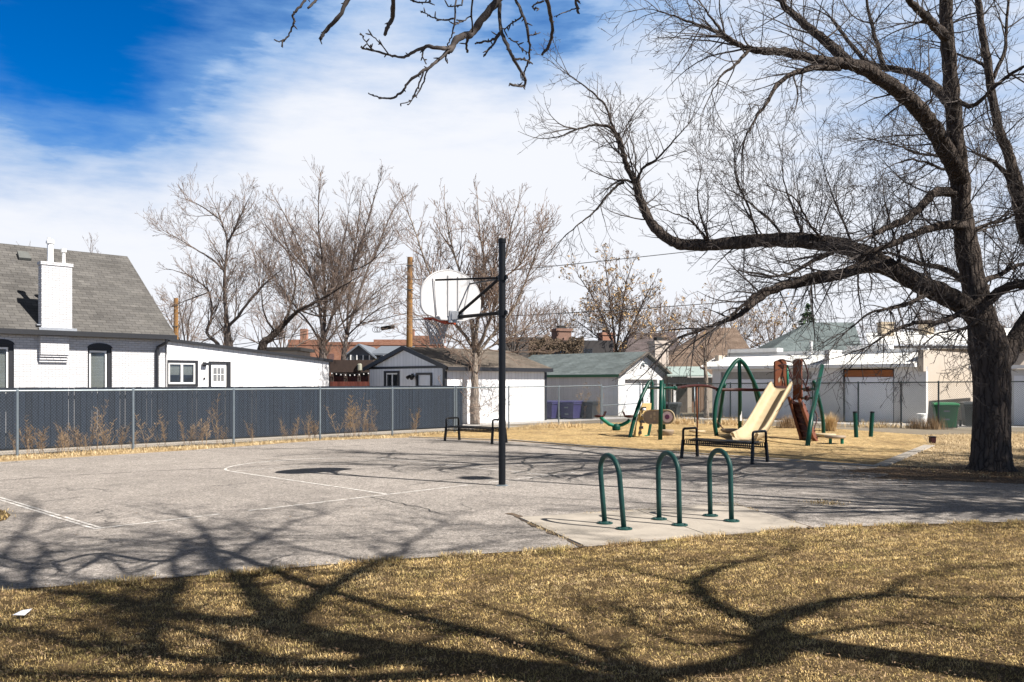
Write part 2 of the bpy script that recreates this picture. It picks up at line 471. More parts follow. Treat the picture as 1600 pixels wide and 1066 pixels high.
MAT = {}
def build_mats():
    m = MAT
    m['asphalt'] = m_asphalt(); m['paint'] = m_paint(); m['chips'] = m_chips()
    m['concrete'] = m_concrete(); m['kerb'] = m_concrete('kerb_concrete', (.40,.36,.31)); m['alley'] = m_concrete('alley_concrete', (.40,.38,.36))
    m['dirt'] = m_ground('dry_ground', (.17,.125,.075), (.26,.19,.11), (.10,.07,.042))
    m['lawn'] = m_ground('lawn_soil', (.10,.068,.032), (.17,.115,.055), (.03,.020,.010), 1.0, 90, .9, .02)
    m['strip'] = m_ground('dry_grass_ground', (.34,.25,.145), (.46,.35,.21), (.17,.115,.06), 1.4, 45)
    m['litter'] = m_ground('leaf_litter_ground', (.115,.075,.045), (.17,.115,.07), (.06,.04,.026), 2.0, 40)
    m['far'] = m_ground('far_ground', (.18,.15,.11), (.22,.19,.15), (.13,.11,.08), .1, 6, .3)
    m['white_brick'] = m_brick('white_painted_brick', (.58,.58,.595), (.50,.50,.515), (.30,.30,.315), bump=.9)
    m['red_brick'] = m_brick('red_brick', (.27,.12,.075), (.36,.18,.12), (.34,.25,.19), .09, .24, .3)
    m['shingle_grey'] = m_shingle('grey_shingles', ((.092,.088,.084), (.125,.119,.112)), 'x', .66)
    m['shingle_brown'] = m_shingle('brown_shingles', ((.105,.087,.07), (.145,.12,.098)), 'x', .36)
    m['shingle_green'] = m_shingle('green_shingles', ((.115,.137,.14), (.15,.177,.18)), 'y', .44)
    m['shingle_teal'] = m_shingle('teal_shingles', ((.08,.135,.125), (.10,.16,.148)), 'y', .6)
    m['shingle_tan'] = m_shingle('tan_shingles', ((.36,.265,.20), (.42,.315,.24)), 'y', .6)
    m['shingle_dark'] = m_shingle('charcoal_shingles', ((.035,.033,.033), (.05,.047,.046)), 'x', .6)
    m['white_siding'] = m_siding('white_board_siding', (.76,.76,.77), .2, .018, var=.06, dirt=.25)
    m['white_stucco'] = plain('white_stucco', (.56,.56,.56), .85, .05, 3, .4, 70, spec=.25)
    m['cream_stucco'] = plain('cream_stucco', (.42,.365,.305), .85, .07, 2, .4, 60, spec=.25)
    m['grey_stucco'] = plain('grey_stucco', (.60,.59,.58), .85, .07, 2, .4, 60, spec=.25)
    m['white_roof'] = plain('white_roof_membrane', (.80,.80,.78), .7, .05, 1.5, .1, 20, dirt=(.6,.58,.54))
    m['white_trim'] = plain('white_trim', (.80,.80,.79), .5, .04, 6)
    m['dark_trim'] = plain('charcoal_trim', (.012,.013,.017), .5, .2, 6)
    m['green_trim'] = plain('green_fascia', (.03,.12,.05), .5, .2, 6)
    m['garage_door'] = plain('white_garage_door', (.74,.75,.78), .45, .05, 5, .05, 30)
    m['rust_panel'] = plain('rust_orange_panel', (.26,.085,.02), .7, .25, 3, .2, 30, dirt=(.15,.05,.02))
    m['dark_fence'] = m_siding('slate_fence_boards', (.0085,.0145,.025), .145, .006, var=.22, rough=.6, dirt=.4)
    m['wood_fence'] = m_siding('weathered_wood_boards', (.17,.095,.055), .14, .01, var=.3, rough=.8)
    m['galv'] = plain('galvanised_steel', (.16,.19,.21), .45, .18, 9, metal=.4)
    m['wire'] = plain('galvanised_wire', (.125,.165,.22), .5, .15, 9, metal=.3)
    m['dark_steel'] = plain('dark_fence_steel', (.055,.075,.08), .5, .2, 9, metal=.3)
    m['black'] = m_metal_paint('black_paint', (.006,.007,.009), .42, (.06,.06,.055), .15)
    m['green'] = m_metal_paint('dark_green_paint', (.003,.046,.031), .36, (.12,.15,.13), .22)
    m['bikegreen'] = m_metal_paint('grey_green_paint', (.012,.048,.043), .42, (.13,.15,.13), .55)
    m['seesaw'] = m_metal_paint('bright_green_paint', (.008,.14,.085), .4)
    m['maroon'] = m_metal_paint('maroon_plastic', (.125,.040,.017), .45, (.22,.09,.06), .35)
    m['dkmaroon'] = m_metal_paint('dark_maroon_rail', (.04,.010,.009), .45)
    m['tan'] = m_metal_paint('tan_plastic', (.43,.345,.22), .45, (.5,.36,.2), .2)
    m['tan_panel'] = m_metal_paint('tan_panel_plastic', (.46,.33,.15), .5, (.34,.22,.10), .5)
    m['taupe'] = m_metal_paint('taupe_plastic', (.26,.205,.15), .55)
    m['pink'] = plain('pale_pink_plastic', (.70,.55,.52), .5)
    m['purple_hub'] = plain('purple_hub', (.16,.04,.10), .5)
    m['board_white'] = plain('white_backboard', (.52,.52,.53), .45, .07, 3, dirt=(.36,.35,.34))
    m['board_rib'] = plain('pale_grey_rib', (.36,.36,.37), .5, .06, 5)
    m['rim'] = m_metal_paint('rust_red_rim', (.30,.055,.025), .5, (.2,.1,.05), .3)
    m['net'] = plain('grey_net', (.30,.30,.31), .8)
    m['zinc'] = plain('zinc_bracket', (.45,.47,.50), .4, .15, 14, metal=.7)
    m['bin_green'] = plain('green_bin_plastic', (.006,.13,.04), .45, .12, 6)
    m['bin_black'] = plain('black_bin_plastic', (.02,.022,.024), .45, .2, 6)
    m['bin_purple'] = plain('purple_bin_plastic', (.028,.024,.085), .5, .15, 6)
    m['utility_wood'] = m_siding('utility_pole_wood', (.30,.155,.05), .11, .02, var=.25, rough=.85, dirt=.7)
    m['cable'] = plain('black_cable', (.02,.02,.022), .6)
    m['glass'] = m_glass(); m['blind'] = m_siding('window_blind', (.50,.55,.50), .05, .014, 'z', .08)
    m['screen'] = plain('dark_insect_screen', (.035,.04,.045), .7)
    m['bark_big'] = m_bark('furrowed_bark', (.050,.040,.034), 8.0, 1.0)
    m['bark_twig'] = plain('twig_bark', (.062,.051,.046), .9, .55, 2)
    m['bark_pale'] = m_bark('pale_bark', (.17,.142,.118), 6.0, .6)
    m['twig_pale'] = plain('pale_twig_bark', (.25,.19,.155), .9, .5, 1.2)
    m['bark_grey'] = m_bark('grey_bark', (.10,.083,.074), 6.0, .6)
    m['twig_grey'] = plain('grey_twig_bark', (.18,.132,.105), .9, .6, 1.0)
    m['twig_brown'] = plain('brown_twig_bark', (.195,.138,.106), .9, .6, 1.0)
    m['dry_leaf'] = plain('dry_yellow_leaves', (.40,.265,.12), .8, .4, 3)
    m['needle'] = plain('dark_green_needles', (.04,.075,.03), .8, .4, 3)
    m['ivy'] = plain('dry_ivy', (.105,.075,.048), .9, .5, 3)
    m['grass'] = m_blade('dead_grass_blades', [(.05,.031,.012), (.27,.19,.065), (.60,.425,.17), (.78,.57,.26), (.88,.70,.41)], green=True)
    m['fargrass'] = m_blade('straw_grass_blades', [(.15,.10,.05), (.36,.26,.13), (.52,.395,.22), (.66,.54,.35)])
    m['weed'] = m_blade('dry_weed', [(.13,.085,.045), (.25,.165,.09), (.38,.27,.16)])
    m['tuft'] = m_blade('ornamental_grass', [(.36,.24,.11), (.56,.41,.22), (.66,.52,.32)])
    m['litter_leaf'] = m_blade('fallen_leaves', [(.10,.06,.035), (.22,.14,.08), (.36,.25,.15)])
    m['chip'] = m_blade('loose_chips', [(.24,.14,.06), (.52,.35,.15), (.70,.52,.27)])
    m['paper'] = plain('white_paper', (.75,.76,.80), .7, .05)
    m['near_black'] = plain('dark_recess', (.02,.02,.02), .9)
    m['lamp_white'] = plain('lamp_housing', (.6,.6,.6), .5)
build_mats()
# ------------------------------------------------------------------ ground sheets
def ground():
    sheet('ground', [(-1500,-300), (1500,-300), (1500,2600), (-1500,2600)], 0.0, MAT['far'])
    # near edge of the asphalt, left to right
    e = [gp(0,925), gp(300,902), gp(600,877), gp(905,857), gp(1262,826), gp(1600,816)]
    left = e[0] + (e[0]-e[3])*2.2
    right = e[5] + Vector((9, 1.0, 0))
    global EDGE
    EDGE = [left] + e + [right]
    far = [gp(1600,757), gp(1480,742), gp(1380,732), gp(1200,719), gp(1060,709), gp(900,698), gp(800,690), gp(640,684.5), gp(500,689), gp(300,704), gp(150,713.5), gp(0,723)]
    lf = far[-1] - U*8
    rf = far[0] + Vector((9, -2.6, 0))
    sheet('asphalt_court', EDGE + [rf] + far + [lf], 0.012, MAT['asphalt'])
    sheet('lawn', EDGE + [(16,-8,0), (-14,-8,0)], 0.006, MAT['lawn'])
    # strip of dry grass between asphalt and fence, and the pale concrete footing under the fence
    a = [far[-1]-U*8] + far[::-1][0:6]
    f0 = gp(27,711); 
    sheet('dry_grass_strip', [p for p in a] + [gp(700,676), gp(300,699), f0, f0-U*9], 0.005, MAT['strip'])
    w0 = gp(0,707)
    s0 = w0 - U*9; s1 = w0 + U*17.5
    sheet('concrete_path', [s0-V*.95, s1-V*.95, s1+V*.35, s0+V*.35], 0.009, MAT['concrete'])
    # playground of wood chips
    ch = [gp(640,684.5), gp(800,690), gp(900,698), gp(1060,709), gp(1200,719), gp(1372,731), gp(1452,697), gp(1440,680), gp(1330,672), gp(1150,664), gp(1000,660), gp(850,664), gp(760,668)]
    sheet('wood_chip_ground', ch, 0.008, MAT['chips'])
    # dry lawn round the big tree, leaf litter on its near side
    sheet('tree_lawn', [gp(1372,731), gp(1452,697), gp(1440,680), gp(1600,678), gp(1600,678)+Vector((12,-6,0)), gp(1600,757)+Vector((9,-2.6,0)), gp(1600,757), gp(1480,742), gp(1380,732)], 0.007, MAT['strip'])
    lt = []
    rng = random.Random(5)
    c = gp(1548,738)
    for i in range(26):
        a = 2*math.pi*i/26
        lt.append((c.x + .4 + math.cos(a)*3.1*rng.uniform(.8,1.15), c.y - .35 + math.sin(a)*1.55*rng.uniform(.8,1.15), 0))
    lt = [p for p in lt if p[1] < c.y+1.2]
    sheet('leaf_litter', lt, 0.016, MAT['litter'])
    # alley behind the chain-link fence
    A = gp(700,672) + V*1.2
    sheet('alley', [A, A+U*14, gp(1470,668), gp(1750,668), gp(1750,662), gp(1200,653), gp(900,651), gp(780,655)], 0.004, MAT['alley'])
    # kerb edging of the playground
    p, q = gp(1376,729), gp(1452,697)
    mb = MB(); mb.beam(p+Z*.0, q+Z*.0, .26, .06)
    tag(mb.build('kerb', MAT['kerb'], loc=p), kind='structure')
    mb = MB(); pts = [gp(640,684), gp(800,689), gp(900,697), gp(1060,708), gp(1200,718), gp(1372,730)]
    for i in range(len(pts)-1): mb.beam(pts[i]+Z*.012, pts[i+1]+Z*.012, .10, .05)
    tag(mb.build('playground_kerb', MAT['kerb'], loc=pts[0]), kind='structure')
    # concrete pad with a joint
    pad = [gp(812,812), gp(912,856), gp(1262,826), gp(1142,789)]
    mb = MB()
    mid0 = pad[0].lerp(pad[3], .52); mid1 = pad[1].lerp(pad[2], .52)
    gap = (mid0-pad[0]).normalized()*.008
    for quad in ([pad[0], pad[1], mid1-gap, mid0-gap], [mid0+gap, mid1+gap, pad[2], pad[3]]):
        mb.prism([(q.x, q.y, -.02) for q in quad], (0,0,1), .05)
    tag(mb.build('concrete_pad', MAT['concrete'], loc=(pad[0].x, pad[0].y, 0)), kind='structure')
    sheet('lawn_patch', [gp(-120,790), gp(-20,796), gp(8,800), gp(17,807), gp(10,814), gp(-20,822), gp(-120,838)], 0.017, MAT['lawn'])
    # painted court markings, 4 mm above the asphalt
    mb = MB(); zl = .016
    def line(p, q, w=.055):
        d = (q-p).normalized(); s = Vector((-d.y, d.x, 0))*w/2
        n = max(1, int((q-p).length/.5))
        for i in range(n):
            a = p.lerp(q, i/n); b = p.lerp(q, (i+1)/n)
            mb.add([(a-s).to_tuple()[:2]+(zl,), (b-s).to_tuple()[:2]+(zl,), (b+s).to_tuple()[:2]+(zl,), (a+s).to_tuple()[:2]+(zl,)], [(0,1,2,3)])
    c0 = gp(607,774)                                        # lane corner on the baseline
    line(c0 - U*4.25, c0 - U*2.7); line(c0-U*2.3, c0 + U*1.62)
    line(c0 + U*2.1, c0 + U*4.4)
    lane = 4.75
    line(c0, c0 + V*lane); line(c0 + U*3.66, c0 + U*3.66 + V*lane)
    line(c0 + V*lane, c0 + U*3.66 + V*lane, .035)
    cc = c0 + U*1.83 + V*lane
    prev = None
    for i in range(25):
        a = math.pi*i/24
        p = cc + U*(-1.83*math.cos(a)) + V*(1.83*math.sin(a)*.75)
        if prev is not None: line(prev, p)
        prev = p
    cs = gp(152,827)                                        # sideline
    for k in (-.045, .03): line(cs + U*k, cs + U*k + V*9, .045)
    tag(mb.build('court_markings', MAT['paint'], loc=(c0.x, c0.y, 0)), kind='structure')
    # sealed and open cracks wandering over the court, 6 mm above it
    mb = MB(); g = random.Random(77)
    def crack(P, w):
        pts = [gp(*p) for p in P]; fine = []
        for a, b in zip(pts[:-1], pts[1:]):
            n = max(2, int((b-a).length/.12))
            for i in range(n): fine.append(a.lerp(b, i/n) + Vector((g.gauss(0,.022), g.gauss(0,.022), 0)))
        fine.append(pts[-1]); prev = None
        for i, p in enumerate(fine):
            t = (fine[min(i+1,len(fine)-1)]-fine[max(i-1,0)]).normalized(); s = Vector((-t.y, t.x, 0))*w*g.uniform(.35,1.1)/2
            cur = (tuple((p-s)[:2])+(.0185,), tuple((p+s)[:2])+(.0185,))
            if prev: mb.add([prev[0], prev[1], cur[1], cur[0]], [(0,3,2,1)])
            prev = cur
    crack([(-60,757),(0,752),(60,748),(150,742),(240,737),(345,733),(450,727),(600,721),(700,716)], .035)
    crack([(330,701),(420,703),(500,700),(620,694),(700,690)], .04)
    crack([(580,779),(630,789),(665,796),(695,806)], .022); crack([(640,760),(700,751),(790,744),(860,747)], .02)
    crack([(800,742),(826,737),(832,729),(815,723),(825,716),(860,713)], .06)
    crack([(873,748),(858,741),(885,737),(908,733),(915,726),(960,723),(1010,724)], .07)
    crack([(905,711),(925,704),(948,700)], .05); crack([(1010,752),(1100,747),(1190,738),(1300,741),(1420,752)], .03)
    crack([(400,845),(470,842),(540,850),(620,846),(700,835)], .014); crack([(60,860),(130,842),(210,838)], .014)
    sm = mb; mb = MB()
    crack([(800,805),(812,812),(860,832),(912,857)], .11); crack([(1142,788),(1200,806),(1270,828)], .09); crack([(812,811),(900,806),(1000,799),(1142,788)], .035)
    tag(mb.build('pad_seam', plain('dirt_filled_seam', (.095,.066,.042), .95, .5, 12)), kind='structure'); mb = sm
    tag(mb.build('asphalt_cracks', plain('crack_sealant', (.055,.052,.05), .8, .3, 9)), kind='structure')
ground()

# ------------------------------------------------------------------ blades of grass, loose chips and leaves (past counting)
def inside(poly, x, y):
    x = np.asarray(x); y = np.asarray(y); r = np.zeros(x.shape, bool); n = len(poly)
    for i in range(n):
        x0, y0 = poly[i][0], poly[i][1]; x1, y1 = poly[(i+1) % n][0], poly[(i+1) % n][1]
        c = ((y0 > y) != (y1 > y)) & (x < (x1-x0)*(y-y0)/((y1-y0) if y1 != y0 else 1e-9) + x0)
        r ^= c
    return r
def blades(name, x, y, h, w, mat, seed, lean=.9, z0=0.0, kind='stuff', flat=False, bias=None):
    """one mesh of bent blades rooted at x, y"""
    g = np.random.default_rng(seed); n = len(x)
    az = g.uniform(0, 2*np.pi, n); ln = g.uniform(.15, 1.0, n)*lean
    hh = h*g.uniform(.45, 1.25, n); ww = w*g.uniform(.6, 1.3, n)
    tw = az + np.pi/2 + g.uniform(-.7, .7, n)
    sx, sy = np.cos(tw)*ww/2, np.sin(tw)*ww/2
    dx, dy = np.cos(az), np.sin(az)
    V_ = np.zeros((n, 5, 3))
    zz = np.full(n, z0) if np.isscalar(z0) else z0
    if flat: zz = zz + g.uniform(0, .012, n); ln = g.uniform(.95, 1.1, n)*2.3
    m1 = np.sin(ln*.6)*hh*.55; z1 = np.cos(ln*.6)*hh*.55
    m2 = m1 + np.sin(ln*1.5)*hh*.45; z2 = z1 + np.cos(ln*1.5)*hh*.45
    V_[:,0] = np.stack([x-sx, y-sy, zz], 1); V_[:,1] = np.stack([x+sx, y+sy, zz], 1)
    V_[:,2] = np.stack([x+dx*m1+sx*.8, y+dy*m1+sy*.8, zz+z1], 1); V_[:,3] = np.stack([x+dx*m1-sx*.8, y+dy*m1-sy*.8, zz+z1], 1)
    V_[:,4] = np.stack([x+dx*m2, y+dy*m2, zz+np.maximum(z2, .004)], 1)
    me = bpy.data.meshes.new(name)
    me.vertices.add(n*5); me.vertices.foreach_set('co', V_.reshape(-1))
    b = np.arange(n)*5
    loops = np.stack([b, b+1, b+2, b+3, b+3, b+2, b+4], 1).reshape(-1)
    me.loops.add(n*7); me.loops.foreach_set('vertex_index', loops.astype(np.int32))
    st = np.stack([np.arange(n)*7, np.arange(n)*7+4], 1).reshape(-1)
    me.polygons.add(n*2); me.polygons.foreach_set('loop_start', st.astype(np.int32))
    me.update(calc_edges=True); me.validate()
    at = me.attributes.new('rnd', 'FLOAT', 'FACE')
    rv = g.uniform(0, 1, n)
    if bias is not None: rv = np.clip(rv*.6 + bias, 0, 1)
    at.data.foreach_set('value', np.repeat(rv, 2).astype(np.float32))
    me.materials.append(mat)
    o = bpy.data.objects.new(name, me); C.objects.link(o)
    return tag(o, kind=kind)
def lumps(x, y, sc_, seed):
    """cheap smooth noise 0..1 for patchy growth"""
    g = np.random.default_rng(seed); r = np.zeros(len(x))
    for k in range(9):
        a = g.uniform(0, 2*np.pi); f = sc_*g.uniform(.5, 2.4)
        r += np.sin((x*np.cos(a) + y*np.sin(a))*f + g.uniform(0, 6.28))
    return np.clip(.5 + r/7.0, 0, 1)
def grow_grass():
    g = np.random.default_rng(3)
    ed = [(p.x, p.y) for p in EDGE]
    lawn = ed + [(16,-2), (-14,-2)]
    n = 900000
    x = g.uniform(-7.5, 9.5, n); y = 3.6 + 7.4*g.power(1.05, n)
    jx = g.normal(0, .03, n); jy = g.normal(0, .045, n)
    ok = inside(lawn, x+jx, y+jy) & (np.abs(x) < y*.78+.8)
    x, y = x[ok], y[ok]
    d = lumps(x, y, 2.6, 8); d2 = lumps(x, y, 16, 9)
    keep = g.uniform(0, 1, len(x)) < .30 + .70*d2
    x, y, d, d2 = x[keep], y[keep], d[keep], d2[keep]
    tag(blades('lawn_grass', x, y, .021 + .010*d, .0036, MAT['grass'], 11, 2.1, .006, bias=.45*d2*.6+.25*d-.08),
        'short patchy dead brown lawn grass across the foreground', 'grass')
    # dead thatch and leaf scraps on the lawn
    n = 26000
    x = g.uniform(-7.5, 9.5, n); y = g.uniform(3.8, 11, n)
    ok = inside(lawn, x, y) & (np.abs(x) < y*.78+.8); x, y = x[ok], y[ok]
    tag(blades('lawn_leaf_scraps', x, y, .045, .012, MAT['litter_leaf'], 12, 2.6, .03, flat=True),
        'scraps of dead leaf lying in the foreground lawn', 'leaf scraps')
    n = 520
    x = g.uniform(-7.5, 9.5, n); y = g.uniform(4.2, 11, n)
    ok = inside(lawn, x, y) & (np.abs(x) < y*.78+.8); x, y = x[ok], y[ok]
    tag(blades('lawn_twigs', x, y, .17, .006, MAT['litter_leaf'], 23, 2.7, .028, flat=True), 'thin broken twigs lying on the lawn', 'twigs')
    # longer grass where asphalt and pad meet the lawn or the fence strip
    def edge_line(pts, per, spread, off=0.0):
        xs, ys = [], []
        for a, b in zip(pts[:-1], pts[1:]):
            L_ = (b-a).length; k = int(L_*per); t = g.uniform(0, 1, k)
            xs.append(a.x+(b.x-a.x)*t + g.normal(0, spread, k)); ys.append(a.y+(b.y-a.y)*t + g.normal(off, spread, k))
        return np.concatenate(xs), np.concatenate(ys)
    x, y = edge_line(EDGE[1:7], 900, .06, -.04)
    k = lumps(x, y, 5, 4) > .45; x, y = x[k], y[k]
    tag(blades('lawn_edge_grass', x, y, .05, .005, MAT['grass'], 13, 1.2, .008), 'dead grass fringing the near edge of the asphalt', 'grass')
    pad = [gp(1262,826), gp(1142,789), gp(1000,801), gp(812,812), gp(912,856)]
    x, y = edge_line(pad, 260, .025)
    k = lumps(x, y, 4, 6) > .55; x, y = x[k], y[k]
    tag(blades('pad_edge_grass', x, y, .04, .006, MAT['fargrass'], 14, 1.4, .012), 'straw coloured grass in the cracks round the concrete pad', 'grass')
    P_ = [gp(-120,790), gp(-20,796), gp(8,800), gp(17,807), gp(10,814), gp(-20,822), gp(-120,838)]
    n = 9000; x = g.uniform(-9, -5.5, n); y = g.uniform(9, 13, n)
    ok = inside([(p.x, p.y) for p in P_], x + g.normal(0,.04,n), y + g.normal(0,.04,n)); x, y = x[ok], y[ok]
    tag(blades('patch_grass', x, y, .045, .006, MAT['grass'], 24, 1.4, .018), 'small patch of dead grass at the left edge of the court', 'grass')
    # fence strip
    f0 = gp(27,714)
    n = 34000
    a = g.uniform(-9, 30, n); b = g.uniform(-1.0, .25, n)
    x = f0.x + U.x*a + V.x*b; y = f0.y + U.y*a + V.y*b
    asp = [(p.x, p.y) for p in [gp(0,723)-U*8, gp(0,723), gp(150,713.5), gp(300,704), gp(500,689), gp(640,684.5), gp(700,677)]]
    poly = asp + [(p.x, p.y) for p in [gp(900,668), gp(900,660), f0+V*.25+U*20, f0+V*.25-U*9]]
    ok = inside(poly, x + g.normal(0,.05,n), y + g.normal(0,.05,n)); x, y = x[ok], y[ok]
    tag(blades('fence_strip_grass', x, y, .06 + .05*lumps(x, y, 2, 2), .010, MAT['fargrass'], 15, 1.3, .006), 'dry straw grass along the foot of the chain-link fence', 'grass')
    # lawn by the big tree, and thin straw all over the playground side
    n = 52000
    x = g.uniform(5, 24, n); y = g.uniform(15.2, 31, n)
    poly = [(p.x, p.y) for p in [gp(1372,731), gp(1452,697), gp(1440,680), gp(1600,676), gp(1600,676)+Vector((6,-3,0)), gp(1600,757)+Vector((6,-1.7,0)), gp(1600,757), gp(1480,742)]]
    ok = inside(poly, x, y); x, y = x[ok], y[ok]
    tag(blades('tree_lawn_grass', x, y, .055, .011, MAT['fargrass'], 16, 1.3, .007), 'thin straw coloured lawn behind the big tree', 'grass')
    ch = [(p.x, p.y) for p in [gp(640,684.5), gp(800,690), gp(900,698), gp(1060,709), gp(1200,719), gp(1372,731), gp(1452,697), gp(1440,680), gp(1330,672), gp(1150,664), gp(1000,660), gp(850,664), gp(760,668)]]
    n = 110000
    x = g.uniform(-4, 14, n); y = g.uniform(16, 37, n)
    ok = inside(ch, x, y); x, y = x[ok], y[ok]
    k = g.uniform(0, 1, len(x)) < .25 + .75*lumps(x, y, 3, 21); x, y = x[k], y[k]
    tag(blades('loose_wood_chips', x, y, .045, .016, MAT['chip'], 17, 1.9, .008, flat=True), 'tan wood chips spread loosely under the play structure', 'wood chips')
    # fallen leaves: round the tree foot, blown on the asphalt
    c = gp(1548,738)
    n = 14000
    x = c.x+.3 + g.normal(0, 1.9, n); y = c.y-.5 + g.normal(0, .75, n)
    tag(blades('tree_foot_leaves', x, y, .04, .024, MAT['litter_leaf'], 18, 2.2, .016, flat=True), 'brown leaf litter heaped at the foot of the big tree', 'leaf litter')
    n = 900
    x = g.uniform(-6, 10, n); y = g.uniform(8, 19, n)
    k = g.uniform(0, 1, n) < lumps(x, y, 1.5, 33)**2; x, y = x[k], y[k]
    tag(blades('blown_leaves', x, y, .035, .022, MAT['litter_leaf'], 19, 2.2, .016, flat=True), 'few small dry leaves blown over the asphalt', 'leaves')
    n = 260
    p = gp(1290,788)
    x = p.x + g.normal(0, .16, n); y = p.y + g.normal(0, .12, n)
    tag(blades('straw_patch', x, y, .05, .008, MAT['fargrass'], 20, 2.0, .014), 'small patch of straw on the asphalt right of the pad', 'straw')
grow_grass()
# ------------------------------------------------------------------ buildings (each in its own grid-aligned frame: x along U, y along V)
def gable_x(mb, x0, x1, y0, y1, ze, zr, t=.12):
    """two roof slabs, ridge along x"""
    ym = (y0+y1)/2
    for ya in (y0, y1):
        mb.add([(x0,ya,ze),(x1,ya,ze),(x1,ym,zr),(x0,ym,zr),(x0,ya,ze-t),(x1,ya,ze-t),(x1,ym,zr-t),(x0,ym,zr-t)],
               [(0,1,2,3),(7,6,5,4),(0,4,5,1),(1,5,6,2),(3,2,6,7),(0,3,7,4)])
def gable_y(mb, x0, x1, y0, y1, ze, zr, t=.12):
    xm = (x0+x1)/2
    for xa in (x0, x1):
        mb.add([(xa,y0,ze),(xa,y1,ze),(xm,y1,zr),(xm,y0,zr),(xa,y0,ze-t),(xa,y1,ze-t),(xm,y1,zr-t),(xm,y0,zr-t)],
               [(0,1,2,3),(7,6,5,4),(0,4,5,1),(1,5,6,2),(3,2,6,7),(0,3,7,4)])
def wall_x(mb, x0, x1, y, z0, z1, th, holes):
    """wall of thickness th along x (outer face at y, body towards +y), with rectangular openings (a0,a1,b0,b1)"""
    xs = sorted({x0, x1, *[h[0] for h in holes], *[h[1] for h in holes]})
    for a, b in zip(xs[:-1], xs[1:]):
        m = (a+b)/2; hs = sorted([h for h in holes if h[0] < m < h[1]], key=lambda h: h[2])
        z = z0
        for h in hs:
            if h[2] > z: mb.box(a, b, y, y+th, z, h[2])
            z = h[3]
        if z < z1: mb.box(a, b, y, y+th, z, z1)

